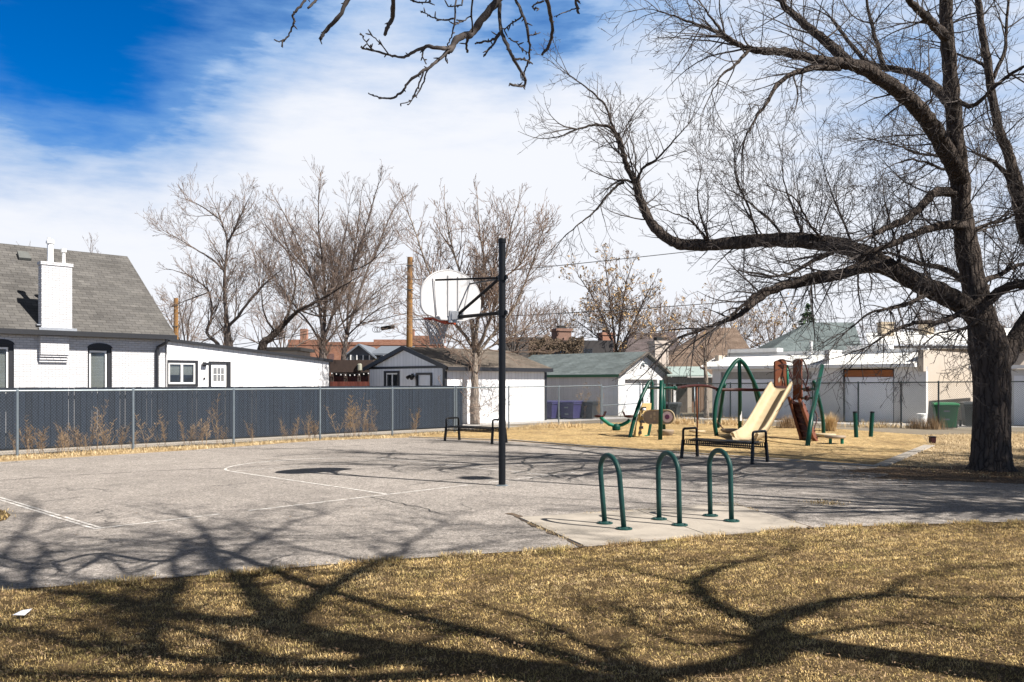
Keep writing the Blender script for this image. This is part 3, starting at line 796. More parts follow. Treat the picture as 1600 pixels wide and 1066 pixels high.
def brick_house():
    D0 = 31.0; W = Vector(((258-800)/F_PX*D0, D0, 0))
    root = empty('brick_house', 'white painted brick house with a steep grey shingle roof at the left edge', 'house', W, TH)
    ax = lambda px: along(W, U, px)
    zx = lambda px, py: zat(py, (W + U*ax(px)).y)
    L0 = -11.0; dep = 7.7; ze = 3.34; zr = 6.62
    w1 = (ax(137), ax(175), .75, zx(155, 543)); w0 = (ax(-19), ax(22), .75, zx(3, 537))
    mb = MB(); wall_x(mb, L0, 0, 0, 0, ze-.12, .28, [w1, w0])
    mb.box(-.28, 0, .28, dep, 0, ze-.1); mb.box(L0, L0+.28, .28, dep, 0, ze-.1); mb.box(L0+.28, -.28, dep-.28, dep, 0, ze-.1)
    for xg in (-.28, L0):
        mb.prism([(xg, .02, ze-.1), (xg, dep-.02, ze-.1), (xg, dep/2, zr-.2)], (1,0,0), .27)
    mb.build('wall', MAT['white_brick'], root)
    # arched heads, frames, glass
    for (a, b, z0, z1) in (w1, w0):
        f = MB(); zi = z1; m = (a+b)/2; r = (b-a)/2
        f.box(a, a+.07, .05, .16, z0, zi); f.box(b-.13, b, .05, .16, z0, zi); f.box(a+.07, b-.13, .05, .16, zi-.10, zi)
        arch = [(m + r*1.04*math.cos(t), -.012, z1-.02 + .17*math.sin(t)) for t in [math.pi*i/12 for i in range(13)]]
        f.prism(arch, (0,1,0), .17)
        fr = f.build('window', MAT['dark_trim'], root)
        s = MB(); a2, b2 = a+.085, b-.145
        s.box(a2, a2+.05, .09, .15, z0, zi-.11); s.box(b2-.05, b2, .09, .15, z0, zi-.11); s.box(a2+.05, b2-.05, .09, .15, zi-.17, zi-.11)
        zm = z0 + (zi-z0)*.22
        s.box(a2+.05, b2-.05, .09, .15, zm+.10, zm+.16)
        s.build('frame', MAT['white_trim'], fr)
        MB().box(a2+.05, b2-.05, .125, .135, zm+.16, zi-.17).build('pane', MAT['glass'], fr)
        MB().box(a2+.05, b2-.05, .16, .165, zm+.16, zi-.17).build('blind', MAT['blind'], fr)
        MB().box(a2+.05, b2-.05, .115, .125, z0, zm+.10).build('screen', MAT['screen'], fr)
    rf = MB(); gable_x(rf, L0-.3, .22, -.35, dep+.35, ze+.04, zr, .14)
    roof = rf.build('roof', MAT['shingle_grey'], root)
    MB().box(L0-.3, .24, -.45, -.352, ze-.13, ze+.03).build('gutter', MAT['dark_trim'], roof)
    # chimney: corbelled breast on the wall, shaft through the eave
    ca, cb = ax(62)-.05, ax(110)-.06
    zt = zx(85, 412)
    ch = MB(); ch.box(ca, cb, -.33, -.03, ze-.02, zt-.1)
    ch.box(ca-.03, cb+.03, -.36, .0, zt-.1, zt)
    ch.box(ca+.02, cb-.05, -.20, .0, ze-.75, ze-.14)
    for k in range(3): ch.box(ca+.02, cb-.05, -.16+.045*k, -.001, ze-.82-.09*k, ze-.755-.09*k)
    chim = ch.build('chimney', MAT['white_brick'], root)
    fl = MB(); fl.box(ca-.08, cb+.14, -.37, -.332, ze+.02, ze+.12); fl.box(ca-.12, ca-.001, -.3, .0, ze+.18, ze+.22)
    fl.build('flashing', MAT['zinc'], chim)
    x1 = ax(76); x2 = ax(97)
    p = MB(); p.tube([(x1, -.15, zt), (x1, -.15, zt+.62)], .095, 12); p.tube([(x1, -.15, zt+.62), (x1, -.15, zt+.70)], [.13, .13], 12)
    p.tube([(x1-.05, -.15, zt+.70), (x1-.05, -.15, zt+.80)], .05, 8); p.tube([(x1+.06,-.15,zt+.70),(x1+.06,-.15,zt+.76)], .05, 8)
    p.build('flue_pipe', MAT['white_trim'], chim, smooth=False)
    p = MB(); p.tube([(x2, -.15, zt), (x2, -.15, zt+.38)], .05, 10); p.tube([(x2, -.15, zt+.38), (x2, -.15, zt+.50)], .085, 10)
    p.build('vent_pipe', MAT['white_trim'], chim)
    # low box vent on the roof
    sl = (zr-ze)/(dep/2+.35)
    yv = 3.15; xv = along(W+V*yv, U, 37); zv = ze+.04+(yv+.35)*sl
    b = MB(); b.prism([(xv-.20, yv-.14, zv-.125), (xv+.20, yv-.14, zv-.125), (xv+.17, yv+.16, zv+.14), (xv-.17, yv+.16, zv+.14)], Vector((0,-sl,1)).normalized(), .10)
    b.build('roof_vent', plain('weathered_vent', (.11,.115,.11), .6), root)
    # downspout with its elbow
    xd = ax(244)
    d = MB(); d.tube([(xd+.22, -.40, ze-.13), (xd+.2, -.38, ze-.24), (xd+.02, -.10, ze-.40), (xd, -.075, ze-.55), (xd, -.075, .1)], .055, 8)
    d.build('downspout', MAT['dark_trim'], root)
brick_house()

def addition():
    D0 = 31.15; W = Vector(((260-800)/F_PX*D0, D0, 0))
    root = empty('house_addition', 'low white boarded wing with a sloping roof joined to the brick house', 'house', W, TH)
    ax = lambda px: along(W, U, px)
    zx = lambda px, py: zat(py, (W + U*ax(px)).y)
    L = ax(514); zl = zx(260, 531); zr = zx(514, 563); dep = 5.0
    win = (ax(261.5), ax(309), zx(285, 604), zx(285, 563)); door = (ax(326), ax(360), .05, zx(343, 565))
    # wall with a sloping head, cut round the openings
    mb = MB(); th = .18
    top = lambda x: zl + (zr-zl)*x/L
    xs = [0, win[0], win[1], door[0], door[1], L]
    for i, (a, b) in enumerate(zip(xs[:-1], xs[1:])):
        if i == 1: mb.box(a, b, 0, th, 0, win[2])
        z0 = win[3] if i == 1 else door[3] if i == 3 else 0.0
        mb.prism([(a,0,z0),(b,0,z0),(b,0,top(b)-.05),(a,0,top(a)-.05)], (0,1,0), th)
    mb.prism([(L-th, th, 0),(L-th, dep, 0),(L-th, dep, zr-.05),(L-th, th, zr-.05)], (1,0,0), th)
    mb.prism([(0, dep-th, 0),(L-th, dep-th, 0),(L-th, dep-th, zr-.06),(0, dep-th, zl-.06)], (0,1,0), th)
    mb.build('wall', MAT['white_siding'], root)
    r = MB(); r.prism([(-.05,-.12,zl-.05),(L+.12,-.12,zr-.08),(L+.12,-.12,zr+.03),(-.05,-.12,zl+.06)], (0,1,0), dep+.3)
    r.build('roof', MAT['dark_trim'], root)
    MB().box(L+.001, L+.03, -.02, .14, 0, zr-.1).build('corner_board', MAT['dark_trim'], root)
    MB().box(L+.001, L+.012, .14, dep, 0, zr-.1).build('end_cladding', MAT['dark_trim'], root)
    a, b, z0, z1 = win
    f = MB(); f.box(a, b, -.03, .06, z1-.09, z1); f.box(a, b, -.03, .06, z0, z0+.09); f.box(b-.10, b, -.03, .06, z0+.09, z1-.09); f.box(a, a+.03, -.03, .06, z0+.09, z1-.09)
    w = f.build('window', MAT['dark_trim'], root)
    s = MB(); a2, b2, c0, c1 = a+.03, b-.10, z0+.09, z1-.09; m = (a2+b2)/2
    s.box(a2, b2, -.01, .08, c1-.06, c1); s.box(a2, b2, -.01, .08, c0, c0+.06)
    for x in (a2, m-.04, b2-.06): s.box(x, x+(.08 if x == m-.04 else .06), -.01, .08, c0+.06, c1-.06)
    s.build('frame', MAT['white_trim'], w)
    MB().box(a2+.06, b2-.06, .03, .04, c0+.06, c1-.06).build('pane', MAT['glass'], w)
    MB().box(a2+.06, b2-.06, .07, .075, c0+.06+.35*(c1-c0), c1-.06).build('blind', MAT['blind'], w)
    a, b, z0, z1 = door
    f = MB(); f.box(a-.0, a+.09, -.03, .08, z0, z1-.08); f.box(b-.14, b, -.03, .08, z0, z1-.08); f.box(a, b, -.03, .08, z1-.08, z1)
    f.build('door_frame', MAT['dark_trim'], root)
    d = MB(); d.box(a+.09, b-.14, .03, .07, z0, z1-.08)
    dr = d.build('door', MAT['white_trim'], root)
    g = MB(); gx0, gx1, gz1 = a+.20, b-.25, z1-.24; gz0 = gz1-.50
    g.box(gx0, gx1, .022, .029, gz0, gz1)
    g.build('pane', MAT['glass'], dr)
    k = MB()
    for i in (1, 2): x = gx0+(gx1-gx0)*i/3; k.box(x-.012, x+.012, .012, .0215, gz0, gz1)
    k.box(gx0, gx1, .010, .0118, (gz0+gz1)/2-.012, (gz0+gz1)/2+.012)
    k.build('muntin', MAT['white_trim'], dr)
    xl = ax(319); zl2 = zx(319, 566)
    m = MB(); m.box(xl-.06, xl+.06, -.05, 0, zl2-.16, zl2); m.box(xl-.10, xl+.10, -.17, -.05, zl2-.12, zl2-.02)
    m.build('wall_lamp', MAT['dark_trim'], root)
    MB().box(xl-.03, xl+.03, -.04, 0, zx(319,590)-.08, zx(319,590)).build('doorbell', MAT['dark_trim'], root)
addition()

def white_garage():
    D1 = 38.4; far = Vector(((853-800)/F_PX*D1, D1, 0))
    t = along(far, -U, 695); L = t
    N = far - U*L
    Wd = along(N, V, 577.5)
    root = empty('white_garage', 'white garage with dark trim and brown gable roof behind the fence', 'garage', N, TH)
    ze = 2.27; zr = ze + .33 + .57
    mb = MB(); th = .15
    ay = lambda px: along(N, V, px); zy = lambda px, py: zat(py, (N + V*ay(px)).y)
    wy0, wy1, wz0, wz1 = ay(623), ay(602), .85, zy(612, 583)
    dy0, dy1, dz1 = ay(674), ay(652), zy(663, 586)
    # gable wall (x=0 plane) split round window and door
    segs = [(0, dy0, None), (dy0, dy1, (0, dz1)), (dy1, wy0, None), (wy0, wy1, (wz0, wz1)), (wy1, Wd, None)]
    for a, b, h in segs:
        if h is None: mb.box(0, th, a, b, 0, ze)
        else:
            if h[0] > 0: mb.box(0, th, a, b, 0, h[0])
            mb.box(0, th, a, b, h[1], ze)
    mb.box(th, L, 0, th, 0, ze); mb.box(L-th, L, th, Wd, 0, ze); mb.box(th, L-th, Wd-th, Wd, 0, ze)
    for xg in (0, L-th): mb.prism([(xg, 0, ze+.001), (xg, Wd, ze+.001), (xg, Wd/2, zr-.12)], (1,0,0), th)
    mb.build('wall', MAT['white_siding'], root)
    r = MB(); gable_x(r, -.12, L+.12, -.28, Wd+.28, ze+.03-.0, zr, .09); rf = r.build('roof', MAT['shingle_brown'], root)
    k = MB()
    k.beam((-.145, -.28, ze-.03), (-.145, Wd/2, zr-.05), .04, .17); k.beam((-.145, Wd+.28, ze-.03), (-.145, Wd/2, zr-.05), .04, .17)
    k.build('bargeboard', MAT['dark_trim'], rf)
    MB().box(-.12, L+.12, -.33, -.283, ze-.13, ze+.03).build('gutter', MAT['dark_trim'], rf)
    for bx in ((-.03, -.001, 0.1, Wd, ze-.02, ze+.08), (-.03, -.001, .0, .10, 0, ze+.08), (-.03,.1,-.03,-.001,0,ze-.14), (L-.1, L+.03, -.03, -.001, 0, ze-.14)): MB().box(*bx).build('trim_board', MAT['dark_trim'], root)
    f = MB(); f.box(-.04, .06, wy0-.06, wy0+.05, wz0, wz1); f.box(-.04, .06, wy1-.05, wy1+.06, wz0, wz1); f.box(-.04, .06, wy0-.06, wy1+.06, wz1, wz1+.09)
    w = f.build('window', MAT['dark_trim'], root)
    s = MB(); m = (wy0+wy1)/2
    for y in (wy0+.05, m-.03, wy1-.10): s.box(.01, .05, y, y+.06, wz0, wz1)
    s.box(.012, .048, wy0+.11, wy1-.10, wz1-.06, wz1)
    s.build('frame', MAT['white_trim'], w)
    MB().box(.03, .035, wy0+.11, wy1-.1, wz0, wz1-.06).build('pane', MAT['glass'], w)
    f = MB(); f.box(-.04, .06, dy0-.06, dy0+.04, 0, dz1); f.box(-.04, .06, dy1-.04, dy1+.06, 0, dz1); f.box(-.04, .06, dy0-.06, dy1+.06, dz1, dz1+.09)
    f.build('door_frame', MAT['dark_trim'], root)
    MB().box(.03, .07, dy0+.04, dy1-.04, 0, dz1).build('door', MAT['garage_door'], root)
    yl = ay(645); zl = zy(645, 587)
    m = MB(); m.box(-.05, 0, yl-.05, yl+.05, zl-.08, zl+.08); m.tube([(-.05, yl-.10, zl-.02), (-.2, yl-.14, zl-.12)], [.05, .08], 8); m.tube([(-.05, yl+.10, zl), (-.2, yl+.12, zl-.10)], [.05, .08], 8)
    m.box(-.10, -.05, yl-.14, yl+.14, zl-.03, zl+.03)
    m.build('floodlight', MAT['dark_trim'], root)
white_garage()

def green_garage():
    D0 = 43.5; N = Vector(((966-800)/F_PX*D0, D0, 0))
    root = empty('green_roofed_garage', 'white garage with green shingle roof and its roller door facing right', 'garage', N, TH)
    L = 7.5; Wd = along(N, U, 1040)
    ze = zat(582, D0)-.02; zr = 3.28; th = .15
    au = lambda px: along(N, U, px)
    d0, d1 = au(976.5), au(1027); dz = zat(593, (N+U*d0).y)
    mb = MB(); wall_x(mb, 0, Wd, 0, 0, ze, .30, [(d0, d1, 0, dz)])
    mb.prism([(0,0,ze+.001),(Wd,0,ze+.001),(Wd/2,0,zr-.1)], (0,1,0), th)
    mb.box(Wd-th, Wd, .30, L, 0, ze); mb.box(th, Wd-th, L-th, L, 0, ze)
    mb.build('front_wall', MAT['white_stucco'], root)
    MB().box(0, th, .30, L, 0, ze).build('side_wall', m_siding('grey_board_siding', (.60,.58,.58), .3, .012), root)
    r = MB(); gable_y(r, -.35, Wd+.3, -.28, L+.3, ze+.02-.1, zr, .08); rf = r.build('roof', MAT['shingle_green'], root)
    MB().box(-.39, -.352, -.28, L+.3, ze-.22, ze-.09).build('fascia', MAT['green_trim'], rf)
    k = MB(); k.beam((-.35, -.31, ze-.13), (Wd/2-.02, -.31, zr-.04), .05, .11); k.beam((Wd+.3, -.31, ze-.13), (Wd/2+.02, -.31, zr-.04), .05, .11)
    k.build('bargeboard', plain('brown_bargeboard', (.10,.085,.07), .7), rf)
    d = MB(); n = 5
    for i in range(n): d.box(d0, d1, .235, .27, dz*i/n*.86+.012, dz*(i+1)/n*.86-.014)
    d.box(d0, d1, .255, .275, 0, dz*.86); d.build('garage_door', MAT['garage_door'], root)
    MB().box(d0, d1, .20, .26, dz*.86+.005, dz).build('door_header', MAT['grey_stucco'], root)
    zl = zr-.62
    m = MB(); m.box(Wd/2-.04, Wd/2+.04, -.05, 0, zl-.05, zl+.05); m.tube([(Wd/2-.1,-.05,zl-.02),(Wd/2-.16,-.16,zl-.12)], [.04,.07], 8); m.tube([(Wd/2+.1,-.05,zl+.03),(Wd/2+.16,-.16,zl+.0)], [.04,.07], 8); m.box(Wd/2-.13, Wd/2+.13, -.08, -.05, zl-.02, zl+.02)
    m.build('floodlight', MAT['galv'], root)
green_garage()

def carport():
    D0 = 46.0; N = Vector(((1043-800)/F_PX*D0, D0, 0))
    root = empty('lean_to_carport', 'open dark lean-to with a pale tin roof between the garages', 'carport', N, 0.0)
    w = (1112-1043)/F_PX*D0
    zt = zat(579, D0); zf = zat(588, D0)
    r = MB(); r.prism([(0,0,zf-.02),(w,0,zf-.02),(w,2.2,zt+.18),(0,2.2,zt+.18)], (0,-.05,1), .07); r.build('roof', m_siding('tin_roof', (.30,.37,.35), .12, .02), root)
    b = MB(); b.box(.0, w, .02, .10, zf-.38, zf-.06); b.build('beam', MAT['near_black'], root)
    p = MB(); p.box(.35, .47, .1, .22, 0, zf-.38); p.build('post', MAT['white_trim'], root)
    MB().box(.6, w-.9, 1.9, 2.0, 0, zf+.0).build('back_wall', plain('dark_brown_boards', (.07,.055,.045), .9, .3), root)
    MB().box(0, .55, 1.88, 2.02, 0, zf+.0).build('side_panel', MAT['white_stucco'], root)
    g = MB()
    for i in range(6): g.box(w-.95+i*.14, w-.83+i*.14, .5, .53, 0.05, 1.75)
    g.build('gate_boards', MAT['wood_fence'], root)
carport()

def flat_garages():
    D0 = 35.2; N = Vector(((1447-800)/F_PX*D0, D0, 0))        # right corner of the shaded front
    root = empty('flat_roofed_garage_row', 'long low garage row with white sloped roof edge and two roller doors', 'garage', N, TH)
    ay = lambda px: along(N, V, px); zy = lambda px, py: zat(py, (N+V*ay(px)).y)
    L = ay(1113); zf = 2.33; ztop = zat(547, D0)
    th = .22
    r0, r1 = ay(1397), ay(1317); rz = zy(1357, 576)
    l0, l1 = ay(1268), ay(1126); lz = zy(1200, 581)
    mb = MB()
    segs = [(0, r0, 0), (r0, r1, rz), (r1, l0, 0), (l0, l1, lz), (l1, L, 0)]
    for a, b, h in segs: mb.box(0, th, a, b, h, zf)
    mb.build('front_wall', MAT['grey_stucco'], root)
    s = MB(); s.box(th, 9.0, 0, th, 0, ztop); s.box(th, 9.0, L-th, L, 0, ztop); s.box(8.8, 9.0, th, L-th, 0, ztop)
    s.box(-.30, th, -.0, .22, zf-.20, ztop)
    s.build('side_wall', MAT['cream_stucco'], root)
    r = MB()                                             # sloped white roof edge and flat top
    r.prism([(-.62, .24, zf-.02), (-.62, .24, zf+.12), (.9, .24, ztop-.05), (.9, .24, zf)], (0,1,0), L-.24+.3)
    r.box(.9, 8.8, .24, L-.24, zf+.25, zf+.35)
    r.box(.9, 1.1, .24, L-.3, zf+.35, ztop+.12)
    r.build('roof', MAT['white_roof'], root)
    pm = MB(); ym = ay(1421)-.1
    ym = ay(1300)
    pm.box(-.50, 1.0, ym-.10, ym+.12, zf+.14, ztop+.10)
    pm.build('party_wall', MAT['grey_stucco'], root)
    for px, w_ in ((1342, .9), (1160, 1.3)):
        y = ay(px); MB().box(.9, 1.5, y-w_, y+w_, ztop-.0, ztop+.30).build('roof_curb', MAT['white_roof'], root)
    v = MB(); y = ay(1262); v.tube([(.35, y, zf+.4), (.35, y, ztop+.55)], .06, 8); v.tube([(.35, y, zf+.3), (.35, y, zf+.55)], .13, 8)
    v.build('vent_pipe', MAT['white_trim'], root)
    d = MB(); n = 5
    dz = rz-.36
    for i in range(n): d.box(.13, .17, r0+.04, r1-.04, dz*i/n+.012, dz*(i+1)/n-.008)
    d.box(.145, .175, r0+.04, r1-.04, 0, dz); d.build('roller_door', MAT['garage_door'], root)
    MB().box(.08, .16, r0+.04, r1-.04, dz+.01, rz-.06).build('rust_header', MAT['rust_panel'], root)
    for j0 in (r0, r1-.04): MB().box(.02, .14, j0, j0+.04, 0, rz).build('door_jamb', MAT['dark_trim'], root)
    d = MB(); dz = lz-.34
    for i in range(n): d.box(.13, .17, l0+.04, l1-.04, dz*i/n+.012, dz*(i+1)/n-.008)
    d.box(.145, .175, l0+.04, l1-.04, 0, dz); d.build('roller_door', MAT['garage_door'], root)
    MB().box(.08, .16, l0+.04, l1-.04, dz+.01, lz-.0).build('door_header', plain('grey_header', (.30,.28,.25), .8), root)
flat_garages()

def shed_far_right():
    D0 = 33.5; N = Vector(((1508-800)/F_PX*D0, D0, 0)) + U*2.0
    root = empty('gutter_shed', 'grey shed with a dark gutter just behind the big tree trunk', 'shed', N, TH)
    mb = MB(); mb.box(0, 4.5, -7.5, 0, 0, 2.2); mb.build('wall', MAT['grey_stucco'], root)
    r = MB(); r.prism([(-.45, -7.7, 2.28), (-.45, -7.7, 2.36), (4.9, -7.7, 2.42), (4.9, -7.7, 2.3)], (0,1,0), 8.0); r.build('roof', MAT['shingle_dark'], root)
    MB().box(-.56, -.452, -7.7, .3, 2.22, 2.36).build('gutter', MAT['white_trim'], root)
    p = MB(); p.tube([(-.5, .2, 2.22), (-.4, .1, 2.0), (-.08, .06, 1.85), (-.08, .06, .1)], .045, 8); p.build('downspout', MAT['white_trim'], root)
    MB().box(-.03, -.001, -5.4, -1.2, 0, 1.95).build('roller_door', MAT['garage_door'], root)
shed_far_right()

# ---- houses and roofs farther back
def hip_house(name, label, px0, px1, D, py_eave, py_ridge, pr0, pr1, roof, wall, rz=0.0, dep=7.0):
    """house facing the park: eave line and a shorter ridge"""
    x0, x1 = (px0-800)/F_PX*D, (px1-800)/F_PX*D
    N = Vector(((x0+x1)/2, D, 0)); hw = (x1-x0)/2
    root = empty(name, label, 'house', N, rz)
    ze = zat(py_eave, D); zr = zat(py_ridge, D+dep/2)
    MB().box(-hw+.3, hw-.3, .3, dep-.3, 0, ze-.02).build('wall', wall, root)
    a = (pr0-800)/F_PX*(D+dep/2)-N.x; b = (pr1-800)/F_PX*(D+dep/2)-N.x
    r = MB(); v = [(-hw,0,ze),(hw,0,ze),(hw,dep,ze),(-hw,dep,ze),(a,dep/2,zr),(b,dep/2,zr)]
    r.add(v, [(0,1,5,4),(1,2,5),(2,3,4,5),(3,0,4),(3,2,1,0)])
    r.build('roof', roof, root)
    MB().box(-hw, hw, -.03, -.002, ze-.16, ze+.02).build('gutter', MAT['white_trim'], root)
    return root, ze, zr
TX = lambda base, cols, pitch: m_shingle(base, cols, 'x', pitch)
hip_house('tan_roofed_house', 'house with a tan shingle hip roof behind the lean-to carport', 1005, 1200, 56, 586, 512, 1108, 1150, TX('tan_shingles_front', ((.15,.108,.082),(.19,.14,.108)), .7), MAT['cream_stucco'])
t_, ze_, zr_ = hip_house('teal_roofed_house', 'house with a tall teal shingle hip roof above the garage row', 1185, 1352, 58, 560, 504, 1262, 1335, TX('teal_shingles_front', ((.11,.135,.138),(.138,.165,.168)), .7), MAT['grey_stucco'])
hip_house('dark_roofed_house', 'dark roofed house half hidden behind twigs left of the green roof', 765, 905, 62, 566, 527, 790, 880, MAT['shingle_dark'], plain('dark_brown_wall', (.10,.08,.065), .9, .3))
hip_house('purple_roofed_house', 'house with a dull mauve roof behind the yellow-leaved tree', 975, 1065, 66, 556, 520, 985, 1055, TX('mauve_shingles', ((.09,.075,.075),(.12,.098,.098)), .7), MAT['grey_stucco'])

def tall_brick_chimney(name, label, px, py0, py1, D, w, mat):
    c = Vector(((px-800)/F_PX*D, D, 0)); z0, z1 = zat(py0, D), zat(py1, D)
    mb = MB(); mb.box(-w/2, w/2, -w/2, w/2, 0, z1-.2); mb.box(-w/2-.06, w/2+.06, -w/2-.06, w/2+.06, z1-.2, z1)
    r = empty(name, label, 'chimney', c, .3); mb.build('shaft', mat, r)
    MB().box(-w*.25, w*.25, -w*.25, w*.25, z1, z1+.22).build('flue', MAT['near_black'], r)
tall_brick_chimney('brick_chimney', 'pale chimney stack between green and tan roofs', 1029, 575, 533, 52, .9, plain('pale_brick', (.50,.43,.37), .9, .2))
tall_brick_chimney('brick_chimney', 'dull brown brick chimney stack left of the dark roof ridge', 877, 560, 514, 61, 1.1, plain('brown_brick', (.22,.13,.10), .9, .3))
tall_brick_chimney('brick_chimney', 'narrow orange brick chimney among the twigs behind the green roof', 947, 560, 520, 62, .9, MAT['red_brick'])
def ivy_wall():
    D = 57.0; c = Vector(((890-800)/F_PX*D, D, 0))
    r = empty('ivy_clad_house', 'dark house wall overgrown with brown ivy behind the green garage', 'house', c)
    MB().box(-2.6, 2.9, 0, 4, 0, zat(532, D)).build('wall', plain('charcoal_wall', (.06,.055,.055), .9, .3), r)
    g = random.Random(4); mb = MB()
    for i in range(2600):
        x = g.uniform(-2.7, .9); z = zat(532, D) + .12*math.sin(x*3.1) + .1*math.sin(x*7.7+1) + .1 - abs(g.gauss(0, .7)); y = -.05 - g.random()*.6
        s = g.uniform(.025, .075); a = g.uniform(0, 3.1); b = g.uniform(-.8, .8)
        ux = Vector((math.cos(a), b*.4, math.sin(a)))*s; vx = Vector((-math.sin(a), b, math.cos(a)))*s*.7
        p = Vector((x, y, z)); mb.add([p-ux, p+vx, p+ux, p-vx], [(0,1,2,3)])
    mb.build('ivy', MAT['ivy'], r)
    for x in (-1.0, .8): MB().box(x, x+.7, -.06, -.01, zat(556, D), zat(545, D)).build('window', MAT['glass'], r)
ivy_wall()

def white_modern():
    D = 48.0; x0 = (1352-800)/F_PX*D; x1 = (1620-800)/F_PX*D
    r = empty('white_flat_roofed_house', 'white flat-roofed house with two tan chimney pots behind the garage row', 'house', (x0, D, 0))
    W_ = x1-x0
    MB().prism([(.3,.3,0),(W_,.3,0),(W_,7,0),(3.2,7,0)], (0,0,1), zat(545, D)).build('wall', MAT['cream_stucco'], r)
    z = zat(538, D)
    rf = MB(); rf.prism([(-.1, -.6, z), (W_, -.6, z-.1), (W_+2, 6, z+1.1), (2.5, 6, z+.8)], (0,0,1), .16); rf.build('roof', MAT['white_roof'], r)
    MB().box(-.1, W_, -.5, .3, z-.28, z-.10).build('soffit', plain('tan_grey_soffit', (.35,.32,.28), .8), r)  # soffit in one plain grey-tan colour
    for px, w_ in ((1383, .75), (1446, .62)):
        x = (px-800)/F_PX*(D+3)-x0; m = MB()
        m.box(x-w_/2, x+w_/2, 2.6, 3.2, z+.2, zat(507, D+3)); m.box(x-w_/2-.05, x+w_/2+.05, 2.55, 3.25, zat(507, D+3), zat(507, D+3)+.12)
        m.build('chimney', plain('tan_chimney_brick', (.44,.36,.26), .9, .2, 2, .3, 20), r)
white_modern()

def brick_block():
    D = 80.0; x0 = (450-800)/F_PX*D; x1 = (693-800)/F_PX*D
    r = empty('red_brick_building', 'long orange-red brick building behind the bare trees', 'building', (x0, D, 0))
    W_ = x1-x0; z = zat(536, D); mb = MB(); mb.box(0, W_, 0, 8, 0, z-.2)
    for a, b, h in ((0, .25, .35), (.25, .55, .1), (.55, .80, .35), (.80, 1.0, .75)): mb.box(W_*a+.01, W_*b-.01, -.05, .5, z-.2, z+h*.9)
    for a in (.10, .79, .99): mb.box(W_*a-.3, W_*a+.3, -.1, .6, z, z+1.3)
    mb.build('wall', MAT['red_brick'], r)
    for i in range(6): x = W_*(.06+.16*i); MB().box(x, x+1.1, -.04, .01, z-2.6, z-1.0).build('window', MAT['glass'], r)
brick_block()
def two_storey():
    D = 58.0; x0 = (541-800)/F_PX*D; x1 = (628-800)/F_PX*D
    r = empty('grey_two_storey_house', 'grey house with a balcony rail beside the white garage roof', 'house', (x0, D, 0))
    W_ = x1-x0; z = zat(548, D); zr = zat(540, D)
    wm = m_siding('dark_grey_lap_siding', (.12,.13,.15), .18, .02, 'z'); ww = W_*.47
    mb = MB(); mb.box(0, ww, 0, 6, 0, z-.3); mb.prism([(0,0,z-.299),(ww,0,z-.299),(ww/2,0,zr+.02)], (0,1,0), .2); mb.build('gable_wall', wm, r)
    MB().box(ww, W_, .6, 6, 0, z-.5).build('wall', plain('cream_wall', (.40,.36,.25), .8), r)
    rf = MB(); gable_y(rf, -.25, ww+.25, -.3, 6.2, z-.42, zr+.12, .12)
    rf.prism([(ww*.9, .1, z-.30), (W_+.3, .1, z-.30), (W_+.3, 5, zr+.05), (ww*.9, 5, zr+.05)], (0,0,1), .12)
    rf.build('roof', plain('blue_grey_roof', (.13,.15,.18), .8, .12), r)
    for i in range(3): MB().box(.35+.42*i, .65+.42*i, -.06, .01, z-1.5, z-.35).build('window', MAT['glass'], r)
    t = MB()
    for i in range(4): t.box(.27+.42*i, .34+.42*i, -.08, .0, z-1.55, z-.3)
    t.build('window_frame', MAT['white_trim'], r)
    b = MB(); b.box(-.6, W_*.47, -.35, -.3, z-1.7, z-1.62); 
    for i in range(14): b.box(W_*.23+i*.12, W_*.23+.03+i*.12, -.34, -.31, z-1.65, z-.8)
    b.box(W_*.23, W_*.47, -.35, -.3, z-.82, z-.76)
    b.build('balcony_rail', MAT['dark_trim'], r)
two_storey()
def pergola():
    D = 47.0; x0 = (516-800)/F_PX*D; x1 = (580-800)/F_PX*D; W_ = x1-x0
    r = empty('dark_pergola', 'dark timber patio shelter with a string of bulbs beside the white wing', 'pergola', (x0, D, 0))
    dk = plain('stained_dark_timber', (.045,.028,.022), .8, .3)
    z = zat(566, D)
    mb = MB(); mb.box(-.3, W_, 0, .2, z-.55, z-.02); mb.box(-.3, W_+.1, 0, 3, z-.02, z+.12)
    for x in (0, W_*.33, W_*.66, W_-.15): mb.box(x, x+.16, .02, .18, 0, z-.55)
    mb.build('frame', dk, r)
    MB().box(-.3, W_, 2.0, 2.1, 0, z-.05).build('back_screen', plain('dark_screen', (.03,.022,.022), .9), r)  # back screen in one plain near-black colour
    MB().box(-.2, W_, .3, .34, 0, zat(588, D)).build('low_wall', m_siding('red_stained_boards', (.085,.022,.016), .12, .01, 'xy', .3), r)
    for i in range(9): x = .1 + i*W_/9; MB().lathe([(.001, -.045), (.033, -.02), (.033, .02), (.001, .045)], 8, (x, -.1, z-.62-.10*math.sin(i/8*math.pi))).build('bulb', MAT['lamp_white'], r)
    c = MB(); c.tube([(.1+i*W_/9, -.1, z-.55-.10*math.sin(i/8*math.pi)) for i in range(9)], .012, 4); c.build('string', MAT['cable'], r)
    l = MB(); l.lathe([(.08,-.2),(.13,-.15),(.13,.15),(.08,.2)], 10, (W_*.72, -.05, z-.28)); l.build('lantern', plain('dim_lantern', (.30,.30,.24), .5), r)
pergola()
